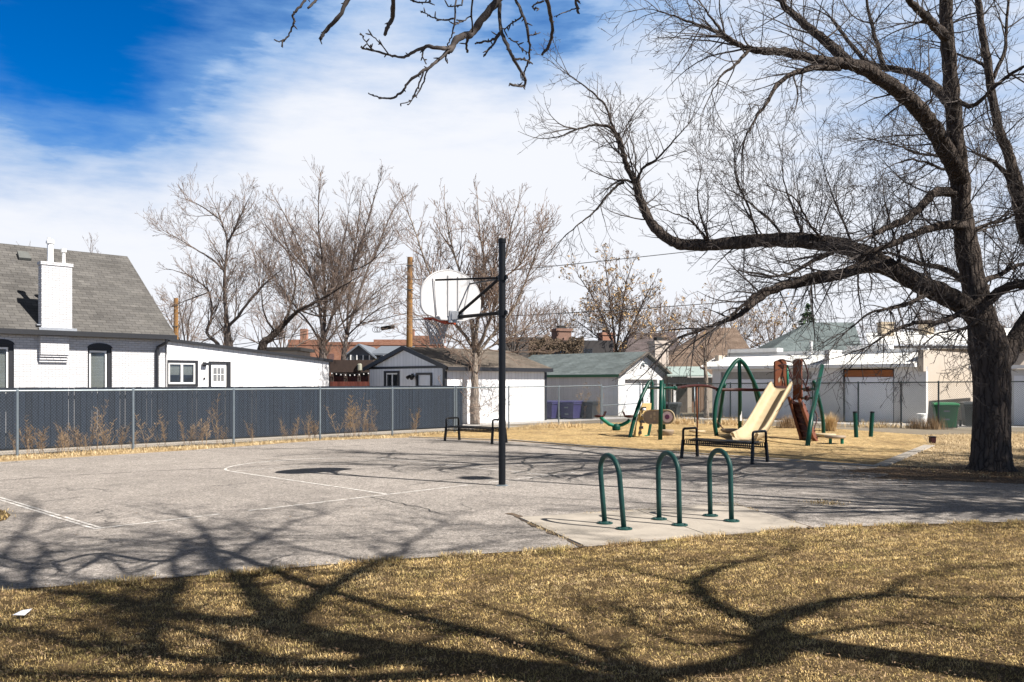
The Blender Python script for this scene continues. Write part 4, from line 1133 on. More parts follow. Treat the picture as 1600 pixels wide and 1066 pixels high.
def grey_fascia_house():
    D = 64.0; x0 = (415-800)/F_PX*D; x1 = (465-800)/F_PX*D; W_ = x1-x0
    r = empty('pale_gabled_shed', 'small pale outbuilding behind the leaning tree left of the brick building', 'shed', (x0, D, 0))
    z = zat(544, D)
    MB().box(0, W_, 0, 4, 0, z-.2).build('wall', MAT['cream_stucco'], r)
    m = MB(); m.box(-.3, W_+.3, -.3, 4.3, z-.2, z+.05); m.build('roof', MAT['shingle_dark'], r)
grey_fascia_house()
# ------------------------------------------------------------------ fences
def mesh_wires(mb, P, Q, h, z0=.04, pitch=.071, r=.0018):
    """woven diamond mesh between P and Q"""
    d = Q-P; L = d.length; d = d.normalized()
    nrm = Vector((-d.y, d.x, 0))
    H = h - z0
    k = -int(H/pitch)-1
    while k*pitch < L:
        s0 = k*pitch
        for sgn in (0, 1):
            a0, a1 = s0, s0+H
            za, zb = (0, H) if sgn == 0 else (H, 0)
            lo, hi = max(a0, 0), min(a1, L)
            if hi - lo > .02:
                f0, f1 = (lo-a0)/H, (hi-a0)/H
                p = P + d*lo + Z*(z0 + za + (zb-za)*f0) + nrm*(.0022*(1 if sgn else -1))
                q = P + d*hi + Z*(z0 + za + (zb-za)*f1) + nrm*(.0022*(1 if sgn else -1))
                mb.tube([p, q], r, 3, cap=False)
        k += 1
def chain_fence(name, label, pts, heights, mats=('galv', 'wire'), extra_rail=None, mesh=True, r_post=.03, tops=None, wr=.0018):
    base = pts[0]
    root = empty(name, label, 'fence', (base.x, base.y, 0))
    o = Vector((base.x, base.y, 0))
    loc = [Vector((p.x, p.y, 0))-o for p in pts]
    for i, p in enumerate(loc):
        h = heights[i]
        mb = MB(); mb.tube([p, p+Z*(h+.02)], r_post, 10); mb.tube([p+Z*(h-.01), p+Z*(h+.05)], [r_post*1.25, r_post*.9], 10)
        po = mb.build('post', MAT[mats[0]], root, smooth=False)
    rail = MB(); me = MB()
    for i in range(len(loc)-1):
        a, b = loc[i]+Z*heights[i], loc[i+1]+Z*heights[i+1]
        rail.tube([a, b], .021, 8)
        if mesh: mesh_wires(me, loc[i], loc[i+1], min(heights[i], heights[i+1]), r=wr)
    rail.build('top_rail', MAT[mats[0]], root)
    if mesh: me.build('wire_mesh', MAT[mats[1]], root)
    if extra_rail:
        i, z = extra_rail; mb = MB(); mb.tube([loc[i]+Z*z, loc[i+1]+Z*z], .02, 8); mb.build('mid_rail', MAT[mats[0]], root)
    return root
F0 = gp(27,714.5)
def left_fence():
    t = [along(F0, U, p) for p in (27, 208, 365, 500, 613, 710)]
    step = t[1]
    tt = [-2*step, -step] + t
    hs = [1.50]*len(tt)
    chain_fence('chain_link_fence', 'galvanised chain-link fence running in front of the dark slate boards', [F0+U*a for a in tt], hs)
    t2 = [along(F0, U, p) for p in (710, 795, 873, 939)]
    pts = [F0+U*(a+(.09 if i == 0 else 0)) for i, a in enumerate(t2)]
    chain_fence('chain_link_fence', 'galvanised chain-link fence in front of the white garage wall', pts, [1.50, 1.52, 1.53, 1.56], r_post=.028)
    g0 = pts[-1] + U*.08; g1 = gp(1000, 657)
    chain_fence('chain_link_gate', 'galvanised chain-link gate panel in front of the green-roofed garage', [g0, g1], [1.50, 1.62], extra_rail=(0, .75))
    r0 = gp(1001, 656) + Vector((.1,0,0)); r1 = gp(1408, 669); r2 = gp(1640, 676)
    fr = [0, .12, .25, .385, .535, .70, .86, 1.0]
    pts = [r0.lerp(r1, f) for f in fr] + [r1.lerp(r2, .27), r1.lerp(r2, .62), r2]
    chain_fence('chain_link_fence', 'dark chain-link fence along the alley behind the play structure', pts, [1.60+.012*i for i in range(11)], ('dark_steel', 'dark_steel'), wr=.0026)
left_fence()
def dark_fence():
    a = gp(0, 705); L0 = -9.0; L1 = along(a, U, 723)
    root = empty('slate_board_fence', 'tall dark slate privacy fence of vertical boards behind the chain-link', 'fence', a, TH)
    mb = MB(); w = .145; x = L0; g = random.Random(2)
    h = 1.56
    while x < L1-.02:
        gap = .003 if g.random() < .85 else .009
        dz = g.uniform(-.006, .006)
        mb.box(x+gap, min(x+w, L1)-gap, g.uniform(-.004,.004), .022, .05, h+dz)
        x += w
    mb.build('boards', MAT['dark_fence'], root)
    r = MB()
    for z in (.35, 1.25): r.box(L0, L1, .035, .075, z, z+.09)
    r.build('rail', MAT['dark_trim'], root)
    MB().box(L1-.02, L1+.01, .08, 2.6, .05, h).build('return_panel', MAT['dark_fence'], root)
dark_fence()
def side_fence():
    a = gp(512, 652); a = Vector(((512-800)/F_PX*44, 44, 0))
    root = empty('red_board_fence', 'low reddish board fence between the white wing and white garage', 'fence', a, 0)
    mb = MB()
    for i in range(19): mb.box(i*.125, i*.125+.115, 0, .02, 0, 1.72)
    mb.build('boards', m_siding('reddish_boards', (.12,.035,.025), .125, .01, 'xy', .3), root)
    MB().box(0, 2.4, .022, .06, 1.3, 1.4).build('rail', MAT['dark_trim'], root)
side_fence()
# ------------------------------------------------------------------ basketball hoop
def hoop():
    P = gp(784.5, 760)
    root = empty('basketball_hoop', 'white fan-shaped basketball backboard on a tall black pole beside the court', 'basketball hoop', P, TH)
    D = P.y; zp = lambda py: zat(py, D)
    ztop, zu, zl = zp(374), zp(434), zp(489)
    m = MB(); m.lathe([(.0575, 0), (.0575, ztop-.06)], 20); m.build('pole', MAT['black'], root, smooth=False)
    m = MB(); m.lathe([(.064, ztop-.06), (.066, ztop-.01), (.05, ztop+.012), (.012, ztop+.018)], 20); m.build('pole_cap', MAT['black'], root)
    m = MB(); m.lathe([(.10, -.005), (.10, .02), (.066, .03), (.0585, .03)], 20); m.build('base_collar', MAT['galv'], root)
    for z in (zu, zl):
        m = MB(); m.lathe([(.0585, z-.045), (.074, z-.045), (.074, z+.045), (.0585, z+.045)], 20)
        m.box(-.02, .02, .06, .12, z-.035, z+.035); m.box(-.02, .02, -.11, -.06, z-.03, z+.03)
        c = m.build('clamp', MAT['black'], root)
    yb = 1.22; zb = 2.77; bw = .685; H = .90
    # fan shape: round top, straight flanks, lower corners cut round
    out = []
    for i in range(25):
        a = math.pi*i/24; out.append((bw*math.cos(a), yb, zb + .40 + .455*math.sin(a)))
    for i in range(9):
        a = math.pi + math.pi/2*i/8; out.append((-bw+.20 + .20*math.cos(a), yb, zb + .26 + .20*math.sin(a)))
    out += [(-.28, yb, zb), (.28, yb, zb)]
    for i in range(9):
        a = 1.5*math.pi + math.pi/2*i/8; out.append((bw-.20 + .20*math.cos(a), yb, zb + .26 + .20*math.sin(a)))
    m = MB(); m.prism(out, (0,1,0), .03); bd = m.build('backboard', MAT['board_white'], root)
    m = MB(); m.tube([Vector(p)+Vector((0,.012,0)) for p in out] + [Vector(out[0])+Vector((0,.012,0))], .017, 8); m.build('edge_flange', MAT['board_rib'], bd, smooth=True)
    r = MB()
    for x, x2 in ((-.10, -.10), (.13, .13), (-.44, -.37), (.42, .24)):
        r.beam((x, yb-.012, zb+.76 if abs(x) < .2 else zb+.68), (x2, yb-.012, zb+.06), .022, .02, (0,1,0))
    r.build('rib', MAT['board_rib'], bd)
    # arms
    a = MB(); a.tube([(-.03, .08, zu), (-.40, yb-.03, zb+.655)], .017, 8); a.build('upper_arm', MAT['black'], root)
    a = MB(); a.tube([(.03, .08, zu-.01), (.40, yb-.03, zb+.655)], .015, 8); a.build('upper_arm', MAT['black'], root)
    a = MB(); a.tube([(0, .10, zu-.03), (0, yb-.16, zb+.09)], .027, 10); a.build('brace', MAT['black'], root)
    a = MB(); a.tube([(0, .06, zl), (0, yb-.04, zb+.04)], .030, 10); a.build('lower_arm', MAT['black'], root)
    b = MB(); b.box(-.085, .085, yb-.06, yb-.002, zb-.02, zb+.16); b.box(-.07, -.05, yb-.22, yb-.06, zb, zb+.13); b.box(.05, .07, yb-.22, yb-.06, zb, zb+.13)
    b.box(-.13, .13, yb-.12, yb-.061, zb-.05, zb-.02)
    b.build('bracket', MAT['zinc'], root)
    zr = zb + .04; yc = yb + .39
    m = MB(); n = 28
    m.tube([(.228*math.cos(2*math.pi*i/n), yc+.228*math.sin(2*math.pi*i/n), zr) for i in range(n+1)], .015, 8)
    m.prism([(-.12, yb+.031, zr+.03), (.12, yb+.031, zr+.03), (.12, yb+.031, zr-.11), (-.12, yb+.031, zr-.11)], (0,1,0), .012)
    m.prism([(-.10, yb+.043, zr-.012), (.10, yb+.043, zr-.012), (.185, yc-.15, zr-.012), (-.185, yc-.15, zr-.012)], (0,0,-1), .010)
    for s in (-1, 1): m.prism([(s*.10, yb+.043, zr-.12), (s*.10, yb+.043, zr), (s*.215, yc-.02, zr)], (s,0,0), .008)
    rim = m.build('rim', MAT['rim'], root)
    nn = MB(); K = 12; lv = 7
    def pt(k, j):
        rr = .222 - .105*(1-(1-j/lv)**1.7); a = 2*math.pi*(k+.5*(j % 2))/K
        return Vector((rr*math.cos(a), yc+rr*math.sin(a), zr - .02 - .43*j/lv))
    for k in range(K):
        for j in range(lv):
            for dk in ((0, -1) if j % 2 == 0 else (0, 1)):
                nn.tube([pt(k, j), pt(k+dk, j+1)], .0085, 4, cap=False)
    nn.build('net', MAT['net'], root)
hoop()

# ------------------------------------------------------------------ bike racks
def bike_racks():
    spots = [((945,822),(975,831),708,'leftmost green hoop bike rack, leaning, on the concrete pad'),
             ((1030,815.5),(1062,825),704,'middle green hoop bike rack of three on the concrete pad'),
             ((1110,810),(1143,818.5),700,'rightmost green hoop bike rack on the concrete pad')]
    for a, b, top, lab in spots:
        A, B = gp(*a), gp(*b); c = (A+B)/2; d = (B-A); w = d.length/2; d.normalize()
        h = zat(top, c.y)
        rz = math.atan2(d.y, d.x)
        root = empty('bike_rack', lab, 'bike rack', (c.x, c.y, .03), rz, 'hoop bike racks on the concrete pad')
        h -= .03; r = .030; wt = w*1.0
        lean = -.19 if top == 708 else -.05
        pts = [(-w, 0, 0), (-w, 0, (h-w)*.5), (-w, 0, h-w*1.15)]
        for i in range(1, 16):
            t = math.pi*i/16; pts.append((-w*math.cos(t), 0, h-w*1.15 + (w*1.15-r)*math.sin(t)))
        pts += [(w, 0, h-w*1.15), (w, 0, (h-w)*.5), (w, 0, 0)]
        pts = [(x + lean*z*.45, lean*z*.25, z) for x, y, z in pts]
        MB().tube(pts, r, 14).build('hoop', MAT['bikegreen'], root, smooth=True)
        for s in (-1, 1):
            f = MB(); f.lathe([(.095, 0), (.095, .012), (.09, .016), (.045, .018), (.036, .026), (.031, .026)], 20, (s*w, 0, 0))
            for k in range(3):
                t = 2*math.pi*k/3+.5; f.lathe([(.012, .016), (.012, .028), (.004, .032)], 6, (s*w+.068*math.cos(t), .068*math.sin(t), 0))
            f.build('base_plate', MAT['bikegreen'], root)
bike_racks()

# ------------------------------------------------------------------ flat slatted benches
def make_bench(label, loc, rz, L=1.72):
    root = empty('park_bench', label, 'bench', loc, rz, 'backless black benches beside the court')
    W_ = .52; zs = .43
    s = MB(); n = 34
    for i in range(n):
        x = -L/2+.03 + (L-.06)*i/(n-1)
        pr = [(x, -W_/2, zs-.11), (x, -W_/2+.01, zs-.03), (x, -W_/2+.05, zs), (x, 0, zs-.012), (x, W_/2-.05, zs), (x, W_/2-.01, zs-.03), (x, W_/2, zs-.11)]
        for a, b in zip(pr[:-1], pr[1:]): s.beam(a, b, .021, .009)
    s.build('seat', MAT['black'], root)
    f = MB()
    for y in (-W_/2+.01, W_/2-.01): f.tube([(-L/2, y, zs-.115), (L/2, y, zs-.115)], .016, 8)
    f.beam((-L/2, 0, zs-.04), (L/2, 0, zs-.04), .04, .03)
    f.build('seat_rail', MAT['black'], root)
    for sx in (-1, 1):
        x = sx*L/2
        for sy in (-1, 1):
            l = MB(); y = sy*W_/2
            l.beam((x+sx*.012, y*1.18, .012), (x, y, zs-.02), .06, .055, (1,0,0)); l.beam((x+sx*.012, y*1.18-.05, .006), (x+sx*.012, y*1.18+.05, .006), .07, .012)
            l.build('leg', MAT['black'], root, bevel=.006)
        a = MB(); y = W_/2; zt = .655; r = .05
        pts = [(x, -y, zs-.02), (x, -y, zt-r), (x, -y+r*.3, zt-r*.3), (x, -y+r, zt), (x, y-r, zt), (x, y-r*.3, zt-r*.3), (x, y, zt-r), (x, y, zs-.02)]
        a.tube(pts, .027, 8); a.build('armrest', MAT['black'], root, smooth=True)
    return root
b0, b1 = (gp(1067,717)+gp(1089,715))/2, (gp(1175,726)+gp(1198,722.5))/2
c = (b0+b1)/2
make_bench('black slatted bench with a slide behind it, nearer of the two benches', (c.x, c.y, .012), math.atan2((b1-b0).y, (b1-b0).x), (b1-b0).length)
b0, b1 = (gp(699,690)+gp(724,689))/2, (gp(763,694)+gp(786,692.5))/2
c = (b0+b1)/2
make_bench('black slatted bench partly hidden behind the hoop pole, farther of the two benches', (c.x, c.y, .012), math.atan2((b1-b0).y, (b1-b0).x), 1.75)

# ------------------------------------------------------------------ play structure (all bolted together: one thing)
def play_structure():
    O = gp(1150, 682)
    root = empty('play_structure', 'green posted play structure with tan slide, maroon panels and climbing arch', 'play structure', O)
    def q(px, py, D): return mp(px, py, D) - O
    def part(mb, name, mat, parent=None, smooth=True, bevel=0): return mb.build(name, MAT[mat], parent or root, smooth=smooth, bevel=bevel)
    def curve(pts, n=8):
        """smooth polyline through the points"""
        P = [Vector(p) for p in pts]; P = [P[0]*2-P[1]] + P + [P[-1]*2-P[-2]]; o = []
        for i in range(1, len(P)-2):
            a, b, c_, d = P[i-1:i+3]
            for k in range(n):
                t = k/n
                o.append(.5*((2*b) + (c_-a)*t + (2*a-5*b+4*c_-d)*t*t + (3*b-a-3*c_+d)*t**3))
        o.append(P[-2]); return o
    # climbing arch at the left end
    part(MB().tube(curve([q(984,684,26.4), q(991,655,26.5), q(1002,622,26.8), q(1012,601,27.1), q(1016,596,27.2), q(1018,598,27.3), q(1018.5,606,27.3), q(1018.5,622,27.3), q(1018,650,27.3), q(1012,682,27.2)]), .058, 12), 'climber_arch', 'green')
    # tan climbing panel, hand holes down the middle drawn as dark blocks
    pa = [q(989,682,26.5), q(1009,681,27.1), q(1014,652,27.2), q(1016,630,27.25), q(1003,630,26.8), q(996,650,26.6)]
    nrm = (pa[1]-pa[0]).cross(pa[3]-pa[0]).normalized()
    pan = part(MB().prism(pa, nrm, .05), 'climbing_panel', 'tan_panel', smooth=False, bevel=.01)
    side = 1 if nrm.y > 0 else -1
    cut = MB()
    for i, (px, py) in enumerate(((1005.5,638),(1005.5,650),(1003,659),(1001,668),(998.5,676))):
        for d in (-1.6, 1.8):
            p0 = q(px+d, py, 26.75)
            cut.prism([p0+Vector((-.03,0,-.035)), p0+Vector((.03,0,-.045)), p0+Vector((.03,0,.045)), p0+Vector((-.03,0,.035))], (0,1,0), -.12)
    part(cut, 'hand_hole_shade', 'near_black' , pan, False)  # solid dark blocks stand for the holes, their shade put into the colour
    kn = MB()
    for px, py in ((1006.5,640),(1005.5,649)): kn.lathe([(.0,-.04),(.055,-.03),(.055,.03),(.0,.04)], 10, q(px,py,26.55))
    part(kn, 'climbing_hold', 'white_trim', pan)
    part(MB().tube([q(986,683.5,26.5), q(1012,680.5,27.1)], .03, 8), 'panel_rail', 'seesaw')
    # twin posts with the game panel
    part(MB().tube([q(1031.5,688,25.3), q(1033.5,594,25.3)], .064, 12), 'post', 'green')
    part(MB().tube([q(1037,671,28.6), q(1037,600,28.6)], .062, 12), 'post', 'green')
    part(MB().tube(curve([q(1012,606,27.2), q(1033,606,26.0), q(1054,606.5,26.4)]), .042, 10), 'cross_bar', 'green')
    part(MB().lathe([(.02,-.07),(.07,-.04),(.07,.04),(.02,.07)], 12, q(1055,606.5,26.4)), 'bar_joint', 'green')
    p0, p1 = q(1016,651.5,26.3), q(1046,651.5,26.0); r = .205
    ax = (p1-p0).normalized(); nv = Vector((ax.y, -ax.x, 0)); ol = []
    for i in range(13): t = math.pi/2 + math.pi*i/12; ol.append(p0 + ax*(r*math.cos(t)) + Z*(r*math.sin(t)))
    for i in range(13): t = -math.pi/2 + math.pi*i/12; ol.append(p1 - ax*.03 + ax*(r*math.cos(t)) + Z*(r*math.sin(t)))
    pn = part(MB().prism(ol, nv, .06), 'game_panel', 'taupe', smooth=False, bevel=.012)
    part(MB().tube([p + nv*.062 for p in ol]+[ol[0]+nv*.062], .018, 6), 'panel_rim', 'tan', pn)
    def disc(c, rad, th, mat, name):
        o = [c + ax*(rad*math.cos(2*math.pi*i/20)) + Z*(rad*math.sin(2*math.pi*i/20)) for i in range(20)]
        return part(MB().prism(o, nv, th), name, mat, pn, False)
    cc = p1 - ax*.04 + nv*.061
    disc(cc, .165, .02, 'pink', 'wheel'); disc(cc + nv*.021, .075, .02, 'purple_hub', 'wheel_hub')
    for k, (dx, dz) in enumerate(((-.05,.02),(.06,-.05),(.06,.09))):
        o0 = p0 + ax*(.10+dx) + nv*.061 + Z*dz
        part(MB().prism([o0-ax*.03-Z*.05, o0+ax*.03-Z*.05, o0+ax*.03+Z*.05, o0-ax*.03+Z*.05], nv, .012), 'panel_slot', 'tan', pn, False)
    # bowl seat at the twin posts, spinner on the hanging pole, stepping pods
    def pod(name, px, py, D, rad, mat='tan', ht=.16):
        c0 = q(px, py, D)
        return part(MB().lathe([(rad*.35, -ht), (rad*.75, -ht*.7), (rad*.95, -.04), (rad, 0), (rad*.96, .025), (rad*.5, .03), (.01, .03)], 20, c0), name, mat)
    pod('bowl_seat', 1040, 673, 27.4, .27, 'taupe', .24)
    part(MB().tube([q(1040,686,27.4), q(1040,676,27.4)], .06, 8), 'seat_stem', 'green')
    pod('stepping_pod', 1141, 671.5, 27.0, .30, 'taupe', .12)
    part(MB().tube(curve([q(1122,660,27.3), q(1128,668,27.2), q(1136,674,27.0)]), .02, 8), 'pod_arm', 'dkmaroon')
    pod('stepping_pod', 1289, 679, 26.6, .33, 'tan', .20)
    # overhead rail
    part(MB().tube(curve([q(1054,607,26.4), q(1072,604,26.8), q(1090,602.5,27.2), q(1108,604,27.6), q(1121,608,27.6)]), .045, 10), 'overhead_rail', 'dkmaroon')
    part(MB().tube(curve([q(1119,609,27.6), q(1155,609,27.8), q(1190,609.5,27.4), q(1200,608,27.2), q(1208,604,27.0)]), .05, 10), 'overhead_rail', 'dkmaroon')
    hp = q(1089,604,27.2); hb = q(1089.5,674,27.2)
    part(MB().tube([hp, hb], .024, 8), 'hanging_pole', 'maroon')
    part(MB().lathe([(.05,-.05),(.24,-.03),(.26,.02),(.05,.03),(.03,.03)], 18, hb), 'spinner_seat', 'tan')
    part(MB().tube([q(1085,604,28.4), q(1085.5,660,28.4)], .022, 8), 'hanging_pole', 'galv')
    # big arch of three legs and a middle post
    ap = q(1155,561.5,28.0)
    part(MB().tube(curve([q(1119.5,681,27.2), q(1116.5,655,27.2), q(1121,620,27.4), q(1134,588,27.7), q(1147,568,27.9), ap]), .066, 12), 'arch_leg', 'green')
    part(MB().tube(curve([q(1122,668,29.6), q(1126,640,29.4), q(1131,606,29.0), q(1133,600,29.0)]), .06, 12), 'arch_leg', 'green')
    part(MB().tube(curve([ap, q(1165,572,28.1), q(1179,600,28.4), q(1189,630,28.6), q(1193,664,28.8)]), .066, 12), 'arch_leg', 'green')
    part(MB().tube(curve([q(1177,599,29.4), q(1183,625,29.6), q(1190,652,29.8), q(1192,662,29.8)]), .05, 12), 'arch_leg', 'green')
    part(MB().tube([q(1156,671,28.6), q(1156,600,28.4), ap], .064, 12), 'post', 'green')
    part(MB().box(-.03,.03,-.075,-.066,-.16,.16), 'warning_label', 'white_trim', None, False).location = q(1156.8,650,28.55)
    # slide: swept trough with high sides
    cl = [(1222,607,26.6), (1213,622,26.2), (1203,640,25.75), (1193,658,25.3), (1185,671,24.95), (1179,679.5,24.6), (1172,684.5,24.2), (1163,687,23.8)]
    ctr = curve([q(*p) for p in cl], 5)
    wdir = Vector((.80, .60, 0))
    run = (ctr[-1]-ctr[0]); run.z = 0; run.normalize(); wdir = Vector((-run.y, run.x, 0)); 
    if wdir.x < 0: wdir = -wdir
    prof = [(-.36,.20),(-.34,.245),(-.29,.25),(-.265,.20),(-.23,.04),(-.15,0),(.15,0),(.23,.04),(.265,.20),(.29,.25),(.34,.245),(.36,.20),(.32,.10),(.28,-.04),(.0,-.07),(-.28,-.04),(-.32,.10)]
    vs = []; m = len(prof); sl = MB()
    for i, c0 in enumerate(ctr):
        t = (ctr[min(i+1,len(ctr)-1)]-ctr[max(i-1,0)]).normalized(); up = wdir.cross(t)
        if up.z < 0: up = -up
        f = i/(len(ctr)-1)
        side = 1.0 if f < .8 else 1.0-(f-.8)*1.2
        for a, b in prof: vs.append(c0 + wdir*a*(1+.12*max(0,f-.75)*4) + up*(b*side if b > .06 else b))
    fs = []
    for i in range(len(ctr)-1):
        for k in range(m):
            k2 = (k+1) % m; fs.append((i*m+k, i*m+k2, (i+1)*m+k2, (i+1)*m+k))
    fs.append(tuple(range(m))); fs.append(tuple((len(ctr)-1)*m+k for k in range(m-1,-1,-1)))
    sl.add(vs, fs); part(sl, 'slide', 'tan')
    part(MB().tube([q(1183,692,24.7), q(1183,682,24.75)], .05, 8), 'slide_foot', 'green')
    # maroon side panels either side of the slide's head, with rounded tops
    def panel(px0, px1, pt, pb, D, dD=0):
        a, b = q(px0, pb, D), q(px1, pb, D+dD); h = (pb-pt)/F_PX*D; ax2 = (b-a); w = ax2.length; ax2.normalize(); n2 = Vector((ax2.y, -ax2.x, 0))
        o = [a, b, b+Z*(h*.72)-ax2*.02, b+Z*(h*.93)]
        for i in range(9): t = math.pi*i/8; o.append((a+b)/2 + ax2*(w/2*.98*math.cos(t)) + Z*(h-.09+.09*math.sin(t)))
        o += [a+Z*(h*.5)+ax2*.015]
        pp = part(MB().prism(o, n2, .07), 'side_panel', 'maroon', smooth=False, bevel=.015)
        c0 = (a+b)/2 + n2*.071
        g = MB()
        for s in (-1, 1): g.prism([c0+ax2*(s*.03)+Z*h*.43, c0+ax2*(s*.10)+Z*h*.36, c0+ax2*(s*.12)+Z*h*.47, c0+ax2*(s*.05)+Z*h*.54], n2, .01)
        part(g, 'grip_inlay', 'taupe', pp, False)
    panel(1208.5, 1227, 562.5, 619, 27.0, .2)
    panel(1240, 1254.5, 561, 625, 26.6, -.2)
    part(MB().prism([q(1212,603,26.9), q(1227,603,26.9), q(1230,618,26.8), q(1214,620,26.8)], (0,1,0), .5), 'deck', 'dkmaroon', None, False)
    part(MB().tube([q(1230.5,612,27.2), q(1230,570,27.2)], .04, 10), 'post', 'seesaw')
    for pts in ([(1209,568,27),(1220,562,27),(1232,565,27),(1245,566,26.8),(1253,561.5,26.8),(1259,572,26.8),(1263,586,26.8)],
                [(1209,573,27),(1222,570,27),(1230,572,27),(1238,590,26.9),(1240,600,26.8)],
                [(1229,576,27.4),(1237,592,27.2),(1246,604,27.0),(1262,612,26.8)],
                [(1254,594,26.6),(1260,606,26.4),(1266,621,26.2)], [(1263,586,26.8),(1259,604,26.8),(1256,612,26.8)],
                [(1271,637,26.2),(1277,652,26.0),(1273,668,25.8),(1271,684,25.6)]):
        part(MB().tube(curve([q(*p) for p in pts]), .022, 8), 'grab_rail', 'dkmaroon')
    # moulded stair behind the slide
    a0, a1 = q(1236,624,26.6), q(1256,690,25.2); b0, b1 = q(1252,628,26.2), q(1274,690,24.7)
    st = MB()
    for (s, e) in ((a0, a1), (b0, b1)):
        st.beam(s, e, .09, .30, (e-s).cross(Vector((b0-a0))).normalized())
    stair = part(st, 'stair_side', 'maroon', None, False, .012)
    tr = MB()
    for i in range(6): f = (i+.5)/6; tr.beam(a0.lerp(a1,f), b0.lerp(b1,f), .26, .05)
    part(tr, 'stair_tread', 'dkmaroon', None, False)
    of = Vector((-.05,-.10,-.04)); bk = MB(); bk.prism([a0+of, b0+of, b1+of+Z*.1, a1+of+Z*.1], (0,1,.3), .03); part(bk, 'stair_back', 'dkmaroon', None, False)
    # leaning posts at the right end
    part(MB().tube([q(1261.5,698,22.9), q(1268,650,23.6), q(1284.5,572,25.2)], .064, 12), 'post', 'green')
    part(MB().tube(curve([q(1271.5,595,27.6), q(1279,622,27.8), q(1285,650,27.9), q(1287,679,28.0)]), .058, 12), 'post', 'green')
    for y in (608, 622): part(MB().tube([q(1254,y,26.3), q(1276,y,25.2)], .032, 8), 'cross_bar', 'green')
    for px, y in ((1263,608),(1261,622)): part(MB().lathe([(.02,-.08),(.08,-.05),(.08,.05),(.02,.08)], 12, q(px,y,25.8)), 'bar_joint', 'dkmaroon')
play_structure()

def seesaw():
    O = gp(963, 673)
    root = empty('seesaw', 'green bow-shaped seesaw left of the climbing panel', 'seesaw', O)
    D = O.y; q = lambda px, py, d=0: mp(px, py, D+d) - O
    MB().tube([q(938,652,-.1), q(944,657,-.1), q(952,663,0), q(962,666,0), q(972,664,.1), q(980,660,.2), q(984,656,.2)], .062, 12).build('beam', MAT['seesaw'], root, smooth=True)
    MB().lathe([(.01,-.15),(.09,-.125),(.145,-.05),(.145,.05),(.09,.125),(.01,.15)], 16, q(963,668.5,0)).build('pivot', MAT['green'], root)
    for px, py in ((936.5,650.5), (983.5,651)):
        c = q(px, py); m = MB(); m.lathe([(.05,-.05),(.17,-.02),(.19,.03),(.03,.05)], 14, c); st = m.build('seat', MAT['dkmaroon'], root, smooth=True)
        h = MB(); s = 1 if px < 960 else -1
        h.tube([c+Vector((s*.16,-.16,.02)), c+Vector((s*.22,-.18,.16)), c+Vector((s*.22,.18,.16)), c+Vector((s*.16,.16,.02))], .018, 6); h.build('handle', MAT['dkmaroon'], root)
seesaw()
def step_stool():
    O = gp(1305, 694)
    root = empty('step_platform', 'small grey step on two green feet right of the leaning green post', 'step', O)
    MB().lathe([(.05,.15),(.24,.16),(.28,.19),(.27,.23),(.05,.24)], 18).build('tread', MAT['taupe'], root, smooth=True)
    for x in (-.15, .17): MB().tube([(x,-.05,0),(x,-.05,.17)], .045, 8).build('foot', MAT['seesaw'], root)
step_stool()
def short_posts():
    for px, py, pt, dx, lab in ((1338,684,643,-.04,'short dark green playground post, left one of a leaning pair'), (1360.5,683,643,.05,'short dark green playground post, right one of a leaning pair')):
        P = gp(px, py); h = zat(pt, P.y)
        r = empty('short_post', lab, 'post', P, 0, 'short posts left of the big tree')
        MB().tube([(0,0,0),(dx,0,h-.05)], .062, 12).build('shaft', MAT['green'], r)
        MB().tube([(dx,0,h-.05),(dx*1.05,0,h)], [.07,.06], 12).build('cap', MAT['black'], r)
    P = gp(1457, 693); r = empty('marker_post', 'short brown marker post at the corner of the kerb', 'post', P)
    MB().box(-.07,.07,-.07,.07,0,.17).build('shaft', MAT['dkmaroon'], r, bevel=.01); MB().box(-.08,.08,-.08,.08,.17,.20).build('cap', MAT['black'], r, bevel=.008)
    P = gp(1440, 666); h = zat(646, P.y); r = empty('utility_pedestal', 'small white utility pedestal left of the green bin', 'pedestal', P)
    MB().lathe([(.17,0),(.17,h-.1),(.19,h-.08),(.19,h-.02),(.12,h)], 12).build('housing', MAT['white_trim'], r); MB().box(-.05,.05,-.185,-.171,.18,.30).build('hatch', MAT['grey_stucco'], r)
short_posts()

